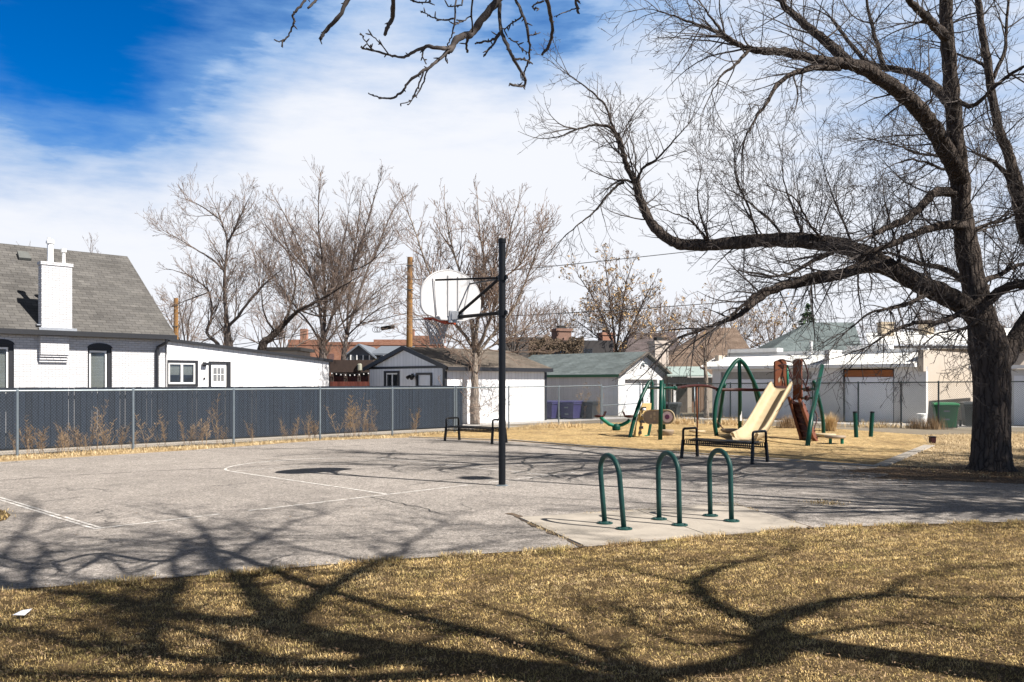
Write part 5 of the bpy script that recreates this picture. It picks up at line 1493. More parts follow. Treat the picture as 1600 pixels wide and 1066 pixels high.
# ------------------------------------------------------------------ wheeled bins
def make_bin(label, px, pb, pt, w, mat, rz, marks=True):
    P = gp(px, pb); h = zat(pt, P.y); d = w*1.1
    root = empty('wheeled_bin', label, 'bin', P, rz, 'wheeled bins in the alley')
    b = MB(); k = .80; hb = h-.09
    lo = [(-w/2*k,-d/2*k,.04),(w/2*k,-d/2*k,.04),(w/2*k,d/2*k,.04),(-w/2*k,d/2*k,.04)]; hi = [(-w/2,-d/2,hb),(w/2,-d/2,hb),(w/2,d/2,hb),(-w/2,d/2,hb)]
    b.add(lo+hi, [(3,2,1,0),(4,5,6,7),(0,1,5,4),(1,2,6,5),(2,3,7,6),(3,0,4,7)])
    b.box(-w/2-.03, w/2+.03, -d/2-.03, d/2+.03, hb-.08, hb)
    b.build('body', MAT[mat], root, bevel=.02)
    l = MB(); l.prism([(-w/2-.04,-d/2-.05,hb+.002),(w/2+.04,-d/2-.05,hb+.002),(w/2+.04,-d/2-.02,hb+.06),(w/2-.05,-d/2+.15,h),(-w/2+.05,-d/2+.15,h),(-w/2-.04,-d/2-.02,hb+.06)], (0,1,0), d+.02)
    lid = l.build('lid', MAT[mat], root, bevel=.015)
    MB().tube([(-w/2+.08, d/2+.09, hb-.02), (w/2-.08, d/2+.09, hb-.02)], .02, 8).build('handle', MAT[mat], root)
    for s in (-1, 1):
        MB().tube([(s*(w/2-.02), d/2*.85, .12), (s*(w/2+.05), d/2*.85, .12)], .12, 14).build('wheel', MAT['bin_black'], root)
    if marks:
        m = MB(); f = lambda z: -d/2*(k+(1-k)*(z-.04)/(hb-.04))-.012
        for z in (hb-.22, hb-.52): m.prism([(-.10, f(z-.03), z-.03), (.10, f(z-.03), z-.03), (.10, f(z+.03), z+.03), (-.10, f(z+.03), z+.03)], (0,-1,0), .004)
        m.build('moulded_label', MAT['galv'], root)
    return root
make_bin('bright green wheeled bin in front of the cream garage wall', 1477, 669, 629, .78, 'bin_green', -.35)
make_bin('black wheeled bin half hidden by the big tree trunk', 1520, 667, 628, .72, 'bin_black', -.3)
make_bin('purple wheeled bin with pale marks against the shaded garage side', 892, 655, 626, .80, 'bin_purple', -.6)
make_bin('purple wheeled bin peeping past the corner of the white garage', 859, 655, 626, .80, 'bin_purple', -.6, False)
make_bin('black wheeled bin standing right of the purple bin by the shaded garage side', 921, 654.5, 626, .82, 'bin_black', -.6, False)
make_bin('dark grey wheeled bin beside the white garage front', 1048, 654, 629, .80, 'bin_black', -.4)

# ------------------------------------------------------------------ utility poles and wires
def utility_pole(label, px, pt, D, dia, lean=0):
    P = Vector(((px-800)/F_PX*D, D, 0)); h = zat(pt, D)
    r = empty('utility_pole', label, 'utility pole', P)
    MB().tube([(0,0,0), (lean*.5,0,h*.5), (lean,0,h)], [dia*.56, dia*.52, dia*.46], 12).build('shaft', MAT['utility_wood'], r)
    m = MB()
    for z in (h-.5, h-1.9): m.tube([(lean-dia*.6, -dia*.5, z), (lean+dia*.6, -dia*.5, z)], .03, 6)
    m.build('bolt', MAT['dark_steel'], r)
    return P + Vector((lean, 0, h))
utility_pole('tall tan wooden utility pole rising behind the white garage gable', 639, 402, 50.0, .34, .06)
utility_pole('cut-off wooden utility pole beside the steep grey roof', 275, 466, 58.0, .32)
def wire(label, a, b, sag, rad=.018, n=24):
    A, B = mp(*a), mp(*b); pts = []
    for i in range(n+1):
        t = i/n; p = A.lerp(B, t); p.z -= sag*4*t*(1-t); pts.append(p-A)
    o = MB().tube(pts, rad, 5).build('overhead_wire', MAT['cable']); o.location = A
    return tag(o, label, 'wire', 'overhead utility wires')
wire('upper overhead wire running right from the hoop pole towards the big tree', (641,438,50), (1560,335,48), .15, .022)
wire('lower overhead wire crossing the yellow-leaved tree', (641,500,50), (1500,438,48), .3, .024)
wire('thin overhead wire just above the garage roofs', (641,512,50), (1400,492,55), .3, .014)
wire('thin upper wire falling left from the tall utility pole', (641,470,50), (300,560,62), .2, .016)
wire('lower left wire from the tall pole carrying a black splice case', (641,488,50), (300,545,62), .3, .022)
s_ = empty('splice_case', 'black splice case hanging on the wire left of the tall pole', 'splice case', mp(606, 512, 51))
MB().tube([(-.42,0,-.07),(-.36,0,-.06),(.36,0,.06),(.42,0,.07)], [.05,.12,.12,.05], 10).build('case', MAT['cable'], s_)
lp = MB()
for k in range(3):
    lp.tube([(-.75+.12*k+.16*math.cos(t), 0, -.12+.16*math.sin(t)) for t in [2*math.pi*i/14 for i in range(15)]], .014, 5)
lp.build('cable_loop', MAT['cable'], s_)

# ------------------------------------------------------------------ lamp post out of the frame whose shadow lies on the asphalt
def lamp_post():
    tip = gp(745, 748); h = 9.6
    P = Vector((tip.x, tip.y, 0)) - SHD*h
    r = empty('lamp_post', 'tall slim lamp post right of the court, known by its long thin shadow', 'lamp post', P)
    MB().tube([(0,0,0),(0,0,h*.5),(0,0,h-.1)], [.085,.07,.05], 12).build('shaft', MAT['dark_steel'], r)
    MB().lathe([(.10,h-.12),(.26,h-.05),(.30,h+.05),(.22,h+.16),(.05,h+.20)], 16).build('lamp_head', MAT['lamp_white'], r)
lamp_post()

# ------------------------------------------------------------------ small things on the ground
def paper():
    P = gp(35, 968); r = MB()
    r.add([(-.055,-.03,.02),(.04,-.045,.022),(.055,.03,.05),(-.03,.045,.034),(0,0,.045)], [(0,1,4),(1,2,4),(2,3,4),(3,0,4)])
    o = r.build('paper_scrap', MAT['paper']); o.location = (P.x, P.y, .02)
    s = o.modifiers.new('thick', 'SOLIDIFY'); s.thickness = .0015
    tag(o, 'crumpled white paper scrap on the lawn at lower left', 'litter')
paper()
def clump(name, label, cat, P, n, h, spread, w, mat, seed, lean=.5, group=None):
    g = np.random.default_rng(seed)
    x = g.normal(0, spread, n); y = g.normal(0, spread, n)
    o = blades(name, x, y, h, w, mat, seed, lean)
    if 'kind' in o: del o['kind']
    o.location = (P.x, P.y, .008)
    return tag(o, label, cat, group)
clump('ornamental_grass', 'straw coloured fountain grass tuft behind the leaning green post', 'grass tuft', gp(1298,674), 700, .62, .08, .010, MAT['tuft'], 31, .75)
clump('dry_bush', 'low reddish dry bush behind the slide', 'bush', gp(1233,669), 500, .5, .22, .012, MAT['weed'], 32, .9)
clump('dry_bush', 'dry tan bush left of the white pedestal', 'bush', gp(1432,670), 300, .38, .16, .010, MAT['weed'], 33, .9)
clump('dry_bush', 'brown dry bush between the pedestal and the green bin', 'bush', gp(1458,671), 420, .5, .2, .010, MAT['weed'], 34, .8)
clump('straw_mound', 'low heap of straw right of the climbing panel', 'straw', gp(1065,663), 420, .35, .28, .014, MAT['tuft'], 35, 1.3)
clump('straw_mound', 'low heap of straw left of the seesaw', 'straw', gp(870,668), 520, .25, .45, .014, MAT['tuft'], 36, 1.4)
clump('straw_mound', 'low straw heap at the foot of the middle arch', 'straw', gp(1138,664), 520, .35, .4, .014, MAT['tuft'], 37, 1.3)
clump('straw_mound', 'low straw heap in front of the rust-topped roller door', 'straw', gp(1375,668), 420, .3, .5, .014, MAT['tuft'], 38, 1.3)
# dry stalks of weed along the slatted fence
def weed_mesh(seed, h):
    g = random.Random(seed); mb = MB()
    for s in range(g.randint(2, 4)):
        a = g.uniform(0, 6.28); b = Vector((math.cos(a), math.sin(a), 0))*g.uniform(0, .09)
        p = b.copy(); d = Vector((g.uniform(-.18,.18), g.uniform(-.18,.18), 1)).normalized(); H = h*g.uniform(.55, 1.1); pts = [p.copy()]
        for i in range(7): d = (d + Vector((g.gauss(0,.08), g.gauss(0,.08), .02))).normalized(); p = p + d*H/7; pts.append(p.copy())
        mb.tube(pts, [.006*(1-i/9) for i in range(8)], 3, False)
        for k in range(26):
            f = g.uniform(.2, 1); i = min(6, int(f*7)); q = pts[i].lerp(pts[i+1], f*7-i)
            az = g.uniform(0, 6.28); e = Vector((math.cos(az)*.8, math.sin(az)*.8, .75))*g.uniform(.05, .20)*(1.2-f*.6)
            mb.tube([q, q+e*.6, q+e+Vector((0,0,-.01))], [.0032,.0026,.0014], 3, False)
            for j in range(2):
                c = q+e*g.uniform(.5,1); s_ = .010
                mb.add([c+Vector((-s_,0,0)), c+Vector((0,s_*.6,s_)), c+Vector((s_,0,0)), c+Vector((0,-s_*.4,-s_))], [(0,1,2,3)])
    me = MB.build(mb, 'dry_weed', MAT['weed'])
    at = me.data.attributes.new('rnd', 'FLOAT', 'FACE'); g2 = np.random.default_rng(seed)
    at.data.foreach_set('value', g2.uniform(.2, .9, len(me.data.polygons)).astype(np.float32))
    return me
def weeds():
    g = random.Random(9)
    protos = [weed_mesh(50+i, h) for i, h in enumerate((.75, .95, 1.15, .6))]
    used = [False]*4
    spots = [30,48,60,66,95,110,116,132,138,150,155,175,180,192,215,235,262,268,300,312,325,333,350,356,398,450,462,488,495,500,536,545,552,558,562,570,577,583,590,600,651,655]
    for px in spots:
        k = g.choice((0,1,2,3)) if px > 40 else 0
        if 140 < px < 160 or 550 < px < 580: k = 2
        P = F0 + U*along(F0, U, px) + V*g.uniform(.05, .5)
        o = protos[k] if not used[k] else protos[k].copy()
        if used[k]: C.objects.link(o)
        used[k] = True
        o.location = (P.x, P.y, .0); o.rotation_euler = (0,0,g.uniform(0,6.28)); s = g.uniform(.75,1.15); o.scale = (s,s,s)
        tag(o, 'dry brown weed stalks growing through the chain-link before the slate boards', 'weed', 'dry weeds along the left fence')
    for k in range(4):
        if not used[k]: bpy.data.objects.remove(protos[k])
    for px, h_ in ((905,654),(912,655),(932,655),(934,656)):
        P = gp(px, h_) ; o = protos[2].copy(); C.objects.link(o); o.location = P; s = g.uniform(1.2,1.6); o.scale = (s*.9,s*.9,s); o.rotation_euler = (0,0,g.uniform(0,6))
        tag(o, 'tall dry weed stalks against the shaded garage side', 'weed', 'dry weeds by the garage side')
weeds()
# ------------------------------------------------------------------ trees
def rnd_dir(g):
    z = g.uniform(-1, 1); a = g.uniform(0, 6.2832); r = math.sqrt(1-z*z)
    return Vector((r*math.cos(a), r*math.sin(a), z))
def side_dir(t, g, ang, flat=0.0):
    """direction at angle ang from t, random roll"""
    r = rnd_dir(g); s = r - t*r.dot(t)
    if s.length < 1e-3: s = Vector((1,0,0))
    s.normalize()
    return (t*math.cos(ang) + s*math.sin(ang)).normalized()
def shoot(mb, p, d, L, r, lv, g, K):
    """one twig and, below it, its own twigs"""
    n = K['seg'][lv]; st = L/n; pts = [p.copy()]; rad = [r]; w = K['wig'][lv]; tr = K['trop'][lv]
    arc = rnd_dir(g)*K.get('arc', 0.0)
    for i in range(n):
        d = (d + rnd_dir(g)*w + arc + Vector((0,0,tr))).normalized()
        p = p + d*st; pts.append(p.copy()); rad.append(max(r*(1-(i+1)/n*K['tap']), K['rmin']))
    mb.tube(pts, rad, 5 if r > .03 else 4 if r > .015 else 3, False)
    if lv+1 < len(K['seg']):
        kk = K['kids'][lv]; m = max(1, int(L*kk*g.uniform(.75, 1.25)))
        for j in range(m):
            f = K['start'] + (1-K['start'])*(j+g.random())/m
            i = min(n-1, int(f*n)); q = pts[i].lerp(pts[i+1], f*n-i)
            t = (pts[i+1]-pts[i]).normalized()
            cd = side_dir(t, g, R(g.uniform(*K['ang'])))
            rr = rad[i]*(1-(f*n-i)) + rad[i+1]*(f*n-i)
            shoot(mb, q, cd, max(.12, L*K['ratio'][lv]*(1.1-.55*f)*g.uniform(.6, 1.25)), max(rr*K.get('rr', .62), K['rmin']), lv+1, g, K)
    if K.get('leaf') is not None and lv >= len(K['seg'])-2 and g.random() < K['leafp']:
        K['leaf'].append(pts[-1])
def smooth_path(P, n=5, g=None, jit=0.0):
    P = [Vector(p) for p in P]; Q = [P[0]*2-P[1]] + P + [P[-1]*2-P[-2]]; o = []
    for i in range(1, len(Q)-2):
        a, b, c_, d = Q[i-1:i+3]
        for k in range(n):
            t = k/n
            v = .5*((2*b) + (c_-a)*t + (2*a-5*b+4*c_-d)*t*t + (3*b-a-3*c_+d)*t**3)
            if g and (k or i > 1): v = v + rnd_dir(g)*jit
            o.append(v)
    o.append(P[-1]); return o
def limb(mbt, mbc, P, r0, r1, g, K, per, L0, sides=10, start=.12, smooth=5, jit=0.0, power=1.0, tipL=None, short=.45):
    """big limb along given points (goes to the trunk mesh) clothed with twigs (crown mesh)"""
    pts = smooth_path(P, smooth, g, jit); m = len(pts)
    rad = [r0 + (r1-r0)*(i/(m-1))**power for i in range(m)]
    if g: rad = [x*g.uniform(.93, 1.08) for x in rad]
    mbt.tube(pts, rad, sides, True)
    tot = sum((pts[i+1]-pts[i]).length for i in range(m-1)); acc = 0
    k = max(1, int(tot*per)); marks = sorted(start + (1-start)*g.random() for _ in range(k)); j = 0
    for i in range(m-1):
        sl = (pts[i+1]-pts[i]).length
        while j < k and marks[j]*tot <= acc+sl:
            f = (marks[j]*tot-acc)/max(sl, 1e-6); q = pts[i].lerp(pts[i+1], max(0, min(1, f)))
            t = (pts[i+1]-pts[i]).normalized(); fr = marks[j]
            d = side_dir(t, g, R(g.uniform(*K.get('ang0', K['ang']))))
            d = (d + Vector((0,0,K.get('up0', 0)))).normalized()
            rr = min(rad[i]*.55, K['r0']*g.uniform(.6, 1.2))
            shoot(mbc, q, d, L0*g.uniform(.45, 1.15)*(1.1-short*fr), rr, 0, g, K); j += 1
        acc += sl
    t = (pts[-1]-pts[-2]).normalized()
    for _ in range(3): shoot(mbc, pts[-1], side_dir(t, g, R(g.uniform(5, 30))), (tipL or L0)*g.uniform(.6, 1.0), min(r1, K['r0']), 0, g, K)
def tree_thing(name, label, base, mbt, mbc, bark, twig, group=None, leaves=None, leafmat=None, leafsize=.07, seed=1, cat='tree'):
    r = empty(name, label, cat, base, 0, group)
    b = Vector(base)
    for mb, nm, mt in ((mbt, 'trunk', bark), (mbc, 'crown', twig)):
        mb.v = [(x-b.x, y-b.y, z-b.z) for x, y, z in mb.v]
        o = mb.build(nm, MAT[mt], r, smooth=True)
    if leaves:
        g = random.Random(seed); lf = MB()
        for p in leaves:
            for k in range(g.randint(2, 5)):
                c = p + rnd_dir(g)*.12 - b + Vector((0,0,-.04)); u = rnd_dir(g); v = u.cross(rnd_dir(g)).normalized(); s = leafsize*g.uniform(.6, 1.3)
                lf.add([c-u*s, c+v*s*.6, c+u*s, c-v*s*.6], [(0,1,2,3)])
        lf.build('leaves', MAT[leafmat], r)
    return r

# ---- the big tree at the right
def big_tree():
    g = random.Random(21)
    B = gp(1548, 736); D = B.y
    q = lambda px, py, d=0.0: mp(px, py, D+d)
    T, Cn = MB(), MB()
    K = dict(seg=(8, 6, 5, 4), wig=(.13, .16, .18, .2), trop=(.00, .015, .02, .0), kids=(4.6, 5.4, 6.0), ratio=(.55, .6, .6), start=.12, ang=(25, 62), ang0=(30, 80),
             tap=.8, rmin=.0034, r0=.017, rr=.62, arc=.10)
    Kd = dict(K); Kd['trop'] = (-.05, -.07, -.06, -.02)
    Ku = dict(K); Ku['trop'] = (.05, .05, .04, .02); Ku['up0'] = .25
    # trunk with root flare and bumps
    tp = [(1549,739),(1548,728),(1548,700),(1549,660),(1550,620),(1549,580),(1546,545),(1540,510)]
    rr = [.44,.38,.34,.325,.32,.33,.36,.30]
    pts = smooth_path([q(*p) for p in tp], 6); m = len(pts); vs = []; n = 40; gg = random.Random(3)
    ph = [gg.uniform(0, 6.28) for _ in range(6)]
    for i, p in enumerate(pts):
        f = i/(m-1)*(len(rr)-1); k = min(len(rr)-2, int(f)); r = rr[k]+(rr[k+1]-rr[k])*(f-k)
        fl = max(0, 1-i/7)
        for j in range(n):
            a = 2*math.pi*j/n
            # furrowed bark in the shape itself
            rg = abs(math.sin(a*11 + 1.3*math.sin(i*.55+ph[0]) + .8*math.sin(i*1.3 + 3*a)))
            w = 1 + .035*math.sin(3*a+ph[1]+i*.05) + .02*math.sin(5*a+ph[2]) + fl*.22*max(0, math.sin(4*a+ph[3])) + .055*(rg-.6) + gg.uniform(-.012,.012)
            vs.append(p + Vector((math.cos(a), math.sin(a), 0))*(r*w))
    fs = []
    for i in range(m-1):
        for j in range(n): j2 = (j+1) % n; fs.append((i*n+j, i*n+j2, (i+1)*n+j2, (i+1)*n+j))
    fs.append(tuple((m-1)*n+j for j in range(n))); T.add(vs, fs)
    def lb(P, r0, r1, per=4.5, L0=1.5, K_=K, start=.15, **kw): limb(T, Cn, [q(*p) for p in P], r0*.88, r1*.92, g, K_, per*.94, L0*1.2, 12, start, 5, .012, **kw)
    # leader
    lb([(1541,525,0),(1530,480,0),(1519,430,.1),(1508,370,.2),(1502,320,.2),(1499,270,.1),(1492,200,0),(1486,130,-.2),(1480,60,-.3),(1477,-20,-.4),(1472,-110,-.5)], .32, .10, 4, 1.5, K, .22, power=.7)
    # long low limb to the left, rising at its end
    lb([(1538,505,0),(1505,478,-.2),(1470,458,-.4),(1430,440,-.6),(1390,418,-.7),(1345,395,-.6),(1300,382,-.3),(1250,376,0),(1190,376,.4),(1130,381,.8),(1078,383,1.0),(1050,377,1.0),(1024,356,1.0),(1008,330,1.0),(998,304,1.0),(994,285,1.0)], .235, .075, 7.0, 1.35, Ku, .18)
    lb([(994,285,1.0),(980,262,1.0),(973,235,.9),(966,212,.9),(950,198,.8),(925,196,.7),(902,202,.6)], .07, .018, 7, 1.1, K, .05)
    lb([(973,240,.9),(958,200,1.2),(945,165,1.4),(920,140,1.5),(890,118,1.5)], .035, .012, 7, .9, Ku, .1)
    lb([(994,290,1.0),(1003,265,.8),(1030,245,.6),(1052,220,.4),(1075,195,.3)], .035, .010, 7, .9, Ku, .1)
    lb([(975,285,1.0),(965,290,1.0),(945,310,.8),(930,330,.7),(905,350,.6),(880,372,.5)], .035, .010, 6, .8, Kd, .1)
    lb([(985,262,1.0),(968,240,1.0)], .03, .02, 6, .9, K)
    lb([(1000,300,1.0),(985,284,1.0),(968,282,1.0)], .04, .02, 4, .8, Kd)
    # drooping dark limbs below it
    lb([(1395,420,-.7),(1350,418,-1.2),(1300,432,-1.6),(1250,442,-1.8),(1210,452,-2.0),(1175,475,-2.1),(1150,495,-2.2),(1110,510,-2.2),(1060,528,-2.2)], .13, .022, 6.0, 1.2, Kd, .15)
    lb([(1310,428,-1.5),(1270,430,-1.9),(1225,447,-2.3),(1190,455,-2.4),(1160,478,-2.5),(1130,505,-2.5)], .07, .02, 6, 1.1, Kd, .2)
    lb([(1300,395,-.3),(1275,405,-.7),(1240,425,-1.0),(1215,432,-1.2)], .06, .02, 6, 1.1, K, .2)
    lb([(1225,372,.2),(1200,340,.5),(1160,310,.8),(1130,290,.9)], .03, .008, 7, 1.1, Ku, .1)
    lb([(1110,380,.9),(1098,366,.8),(1085,350,.7),(1070,340,.6),(1045,330,.5)], .035, .01, 6, .9, Ku, .1)
    for P in ([(1335,396,-.5),(1318,345,.2),(1296,292,.6),(1283,248,.8)], [(1258,377,0),(1240,330,.7),(1225,285,1.1),(1222,245,1.3)], [(1185,377,.4),(1172,330,0),(1152,282,-.3),(1147,240,-.5)],
              [(1110,381,.9),(1096,340,.5),(1090,305,.2),(1095,270,0)], [(1410,425,-.7),(1398,372,0),(1384,322,.6),(1378,275,1.0)], [(1290,382,-.2),(1262,345,-1.0),(1240,310,-1.5),(1200,290,-1.9)], [(1455,452,-.5),(1440,400,.6),(1425,352,1.4),(1420,300,1.9)]):
        lb(P, .030, .007, 7, 1.15, Ku, .08)
    # short bent limb and two beams joining the long limb
    lb([(1494,301,.2),(1475,300,-.1),(1458,302,-.4),(1440,322,-.8),(1420,340,-1.1),(1395,352,-1.3),(1365,366,-1.5)], .115, .05, 5, 1.2, K, .3)
    lb([(1507,352,.1),(1480,352,-.6),(1450,358,-1.0),(1420,370,-1.4),(1385,385,-1.6),(1345,398,-1.7)], .10, .04, 5, 1.2, K, .2)
    lb([(1540,450,.2),(1510,440,1.0),(1475,420,1.6),(1430,410,2.0),(1390,395,2.4)], .10, .03, 6, 1.3, Ku, .2)
    lb([(1530,470,-.2),(1480,500,-1.2),(1430,505,-2.0),(1390,520,-2.5),(1350,545,-2.8)], .06, .012, 6.5, 1.2, Kd, .2)
    lb([(1460,452,-.5),(1430,470,-1.6),(1400,480,-2.4),(1360,490,-2.8),(1320,520,-3.0)], .05, .01, 6.5, 1.1, Kd, .2)
    # great upper limb sweeping left, then its ends
    lb([(1503,285,.2),(1492,262,-.2),(1478,235,-.6),(1458,200,-1.0),(1435,170,-1.3),(1405,143,-1.6),(1375,122,-1.9),(1345,105,-2.1),(1318,99,-2.2),(1290,97,-2.3),(1262,90,-2.3),(1230,82,-2.4),(1195,80,-2.4),(1165,76,-2.4)], .20, .055, 5.5, 1.4, K, .2)
    lb([(1165,76,-2.4),(1140,60,-2.5),(1118,38,-2.5),(1100,12,-2.6)], .045, .012, 7, 1.1, K, .05)
    lb([(1165,76,-2.4),(1130,55,-2.3),(1095,40,-2.2),(1060,28,-2.1),(1030,18,-2.0)], .045, .010, 7, 1.0, K, .05)
    lb([(1170,78,-2.4),(1150,100,-2.6),(1128,118,-2.8),(1112,145,-2.9)], .035, .01, 7, .9, Kd, .1)
    lb([(1312,106,-2.2),(1275,106,-2.6),(1240,115,-2.9),(1215,132,-3.0),(1200,158,-3.1),(1180,185,-3.1),(1165,215,-3.1)], .06, .014, 7, 1.0, Kd, .1)
    lb([(1325,97,-2.2),(1300,75,-2.0),(1275,52,-1.8),(1248,30,-1.6),(1225,8,-1.5),(1205,-25,-1.4)], .105, .045, 5, 1.3, Ku, .15)
    lb([(1486,165,-.1),(1465,140,.6),(1435,118,1.2),(1400,108,1.8),(1360,100,2.3),(1330,70,2.8),(1300,30,3.2)], .12, .035, 5, 1.4, K, .15)
    lb([(1380,100,2.0),(1368,60,2.2),(1358,20,2.4),(1350,-30,2.5)], .06, .025, 5, 1.2, Ku, .1)
    lb([(1480,60,-.3),(1460,40,-1.0),(1440,20,-1.6),(1420,0,-2.0),(1400,-40,-2.4)], .11, .04, 5, 1.4, Ku, .15)
    lb([(1489,150,0),(1510,165,-.6),(1530,160,-1.0),(1560,130,-1.5),(1600,105,-2.0),(1660,95,-2.5)], .055, .02, 5, 1.2, K, .1)
    lb([(1475,265,-.5),(1450,255,-1.2),(1420,250,-1.6),(1385,262,-1.9)], .03, .008, 6, 1.1, K, .1)
    lb([(1500,262,.1),(1470,245,1.2),(1435,240,2.0),(1395,225,2.8),(1350,215,3.5)], .045, .010, 6, 1.3, Ku, .1)
    # right fork leaving the frame
    lb([(1556,575,0),(1578,545,.1),(1600,512,.2),(1630,460,.2),(1665,390,.2),(1690,290,.1)], .25, .12, 3.5, 1.5, K, .2)
    lb([(1640,440,.2),(1612,385,.9),(1598,340,1.2),(1590,290,1.4),(1575,240,1.5),(1562,205,1.5),(1552,160,1.5),(1545,110,1.5),(1537,60,1.5),(1528,0,1.6),(1522,-60,1.6)], .15, .06, 5, 1.3, K, .15)
    lb([(1600,380,1.2),(1585,310,1.5),(1570,270,1.7),(1548,250,1.8),(1525,240,1.9)], .085, .03, 5, 1.1, K, .2)
    lb([(1550,125,1.5),(1568,85,1.6),(1573,40,1.7),(1576,-20,1.8)], .05, .025, 5, 1.1, Ku, .1)
    lb([(1548,110,1.5),(1525,95,1.8),(1495,85,2.2),(1460,70,2.6)], .045, .012, 6, 1.1, Ku, .1)
    lb([(1545,470,.1),(1570,450,-.7),(1600,445,-1.4),(1640,455,-2.0),(1690,480,-2.5)], .11, .04, 5, 1.3, K, .15)
    lb([(1535,440,0),(1560,430,.8),(1590,415,1.4),(1630,405,2)], .07, .03, 5, 1.3, K, .1)
    lb([(1520,360,.1),(1545,350,.9),(1568,345,1.4),(1590,330,2.0)], .05, .02, 5, 1.2, K, .1)
    # hanging twigs low in front of the houses
    lb([(1530,500,0),(1500,515,-1.5),(1470,520,-2.2),(1440,540,-2.6)], .035, .008, 7, .9, Kd, .1)
    lb([(1540,520,-.3),(1545,540,-1.4),(1530,560,-2.0),(1505,575,-2.4)], .02, .006, 6, .7, Kd, .2)
    tree_thing('shade_tree', 'huge bare tree with a dark furrowed trunk at the right edge', B, T, Cn, 'bark_big', 'bark_twig')
big_tree()

# ---- the trees standing behind the fence line
KB = dict(seg=(6, 5, 4, 3), wig=(.10, .13, .16, .2), trop=(.09, .08, .05, .03), kids=(3.0, 3.9, 4.4), ratio=(.60, .62, .6), start=.12, ang=(20, 52), ang0=(28, 65),
          tap=.78, rmin=.007, r0=.034, rr=.66, arc=.03, up0=.2)
def traced_tree(name, label, D, limbs, seed, K, per, L0, bark, twig, group=None, dscale=.9, rscale=1.0, **kw):
    g = random.Random(seed); T, Cn = MB(), MB(); base = None
    Kk = dict(K)
    if kw.get('leafp'): Kk['leaf'] = []; Kk['leafp'] = kw.pop('leafp')
    for i, (P, r0, r1) in enumerate(limbs):
        da = 0 if i == 0 else g.uniform(-1, 1)*dscale*2.2; n = len(P)
        W = [mp(x, 600-(600-y)*.955, D + da*(j/(n-1))**.8) for j, (x, y) in enumerate(P)]
        if i == 0: W[0].z = 0; base = W[0].copy()
        limb(T, Cn, W, r0*rscale*(1 if i == 0 else .72), r1*rscale*.6, g, Kk, per*1.45, L0*1.34, 9, .6 if i == 0 else .12, 4, .02, tipL=.65, short=.68)
    return tree_thing(name, label, base, T, Cn, bark, twig, group, Kk.get('leaf'), kw.get('leafmat'), kw.get('leafsize', .07), seed)
G_ = 'bare trees behind the fence and garages'
traced_tree('bare_tree', 'bare tree with pale smooth trunk standing against the white garage wall', 34.6, [
    ([(742,661),(741,630),(742,600),(742,570),(743,542)], .21, .17),
    ([(743,548),(728,522),(710,500),(692,470),(672,420),(655,370),(640,325),(628,292)], .11, .02),
    ([(742,545),(736,500),(726,450),(712,395),(700,345),(694,300)], .11, .02),
    ([(743,548),(746,500),(752,450),(756,400),(748,340),(745,285)], .12, .02),
    ([(744,548),(760,510),(776,460),(788,400),(800,340),(812,300)], .11, .02),
    ([(745,552),(770,520),(800,480),(822,430),(840,375),(852,335)], .10, .02),
    ([(743,555),(715,530),(695,520),(675,500),(660,490)], .05, .012),
    ([(745,556),(780,530),(812,515),(835,500),(850,498)], .06, .012),
    ([(712,500),(690,480),(672,455),(650,430)], .05, .012),
    ([(752,450),(772,410),(778,360),(776,310)], .06, .012),
    ([(785,430),(815,400),(830,360),(842,345)], .05, .012),
    ([(742,650),(736,625)], .02, .01)], 101, KB, 3.3, 1.75, 'bark_pale', 'twig_brown', G_)
traced_tree('bare_tree', 'tall bare tree with whitish trunk left of the utility pole', 46, [
    ([(505,600),(505,560),(504,530)], .27, .22),
    ([(504,532),(500,480),(488,430),(470,380),(448,330),(428,292)], .13, .02),
    ([(504,532),(508,470),(504,400),(497,330),(500,260)], .15, .02),
    ([(505,532),(522,480),(545,420),(570,350),(586,290),(596,262)], .13, .02),
    ([(503,535),(482,500),(455,465),(430,430),(408,395)], .09, .02),
    ([(506,538),(535,500),(568,470),(600,440),(628,425)], .08, .015),
    ([(507,470),(528,410),(540,350),(548,290)], .09, .015),
    ([(488,430),(455,390),(425,355),(405,320)], .07, .012),
    ([(540,420),(580,400),(605,370),(622,330)], .07, .012)], 102, KB, 3.0, 2.0, 'bark_grey', 'twig_grey', G_)
traced_tree('bare_tree', 'second pale trunk with grey crown just right of the tall whitish one', 49, [
    ([(532,600),(536,560),(542,520)], .22, .16),
    ([(542,520),(556,470),(572,420),(592,370),(612,320),(628,296)], .12, .02),
    ([(542,520),(545,460),(552,400),(560,330),(566,280)], .11, .02),
    ([(542,522),(575,490),(605,470),(632,465)], .07, .012),
    ([(541,520),(528,470),(520,420),(515,370)], .07, .012)], 103, KB, 2.6, 1.9, 'bark_grey', 'twig_grey', G_)
traced_tree('bare_tree', 'wide bare tree with forked dark trunk behind the white wing roof', 46, [
    ([(364,600),(357,545),(355,500)], .33, .25),
    ([(355,502),(351,460),(351,420),(355,372),(345,331),(328,292)], .16, .02),
    ([(352,560),(340,535),(323,516),(331,487),(324,446),(292,421),(262,412)], .16, .02),
    ([(356,505),(372,490),(390,463),(415,435),(432,420),(448,405)], .13, .02),
    ([(351,415),(330,395),(312,384),(275,360),(240,340)], .09, .015),
    ([(355,370),(372,335),(385,305),(392,290)], .08, .015),
    ([(345,331),(315,310),(295,300),(280,295)], .06, .012),
    ([(326,450),(300,460),(275,470),(255,480)], .06, .012),
    ([(390,463),(410,440),(425,380),(430,340)], .06, .012)], 104, KB, 2.8, 2.0, 'bark_grey', 'twig_grey', G_)
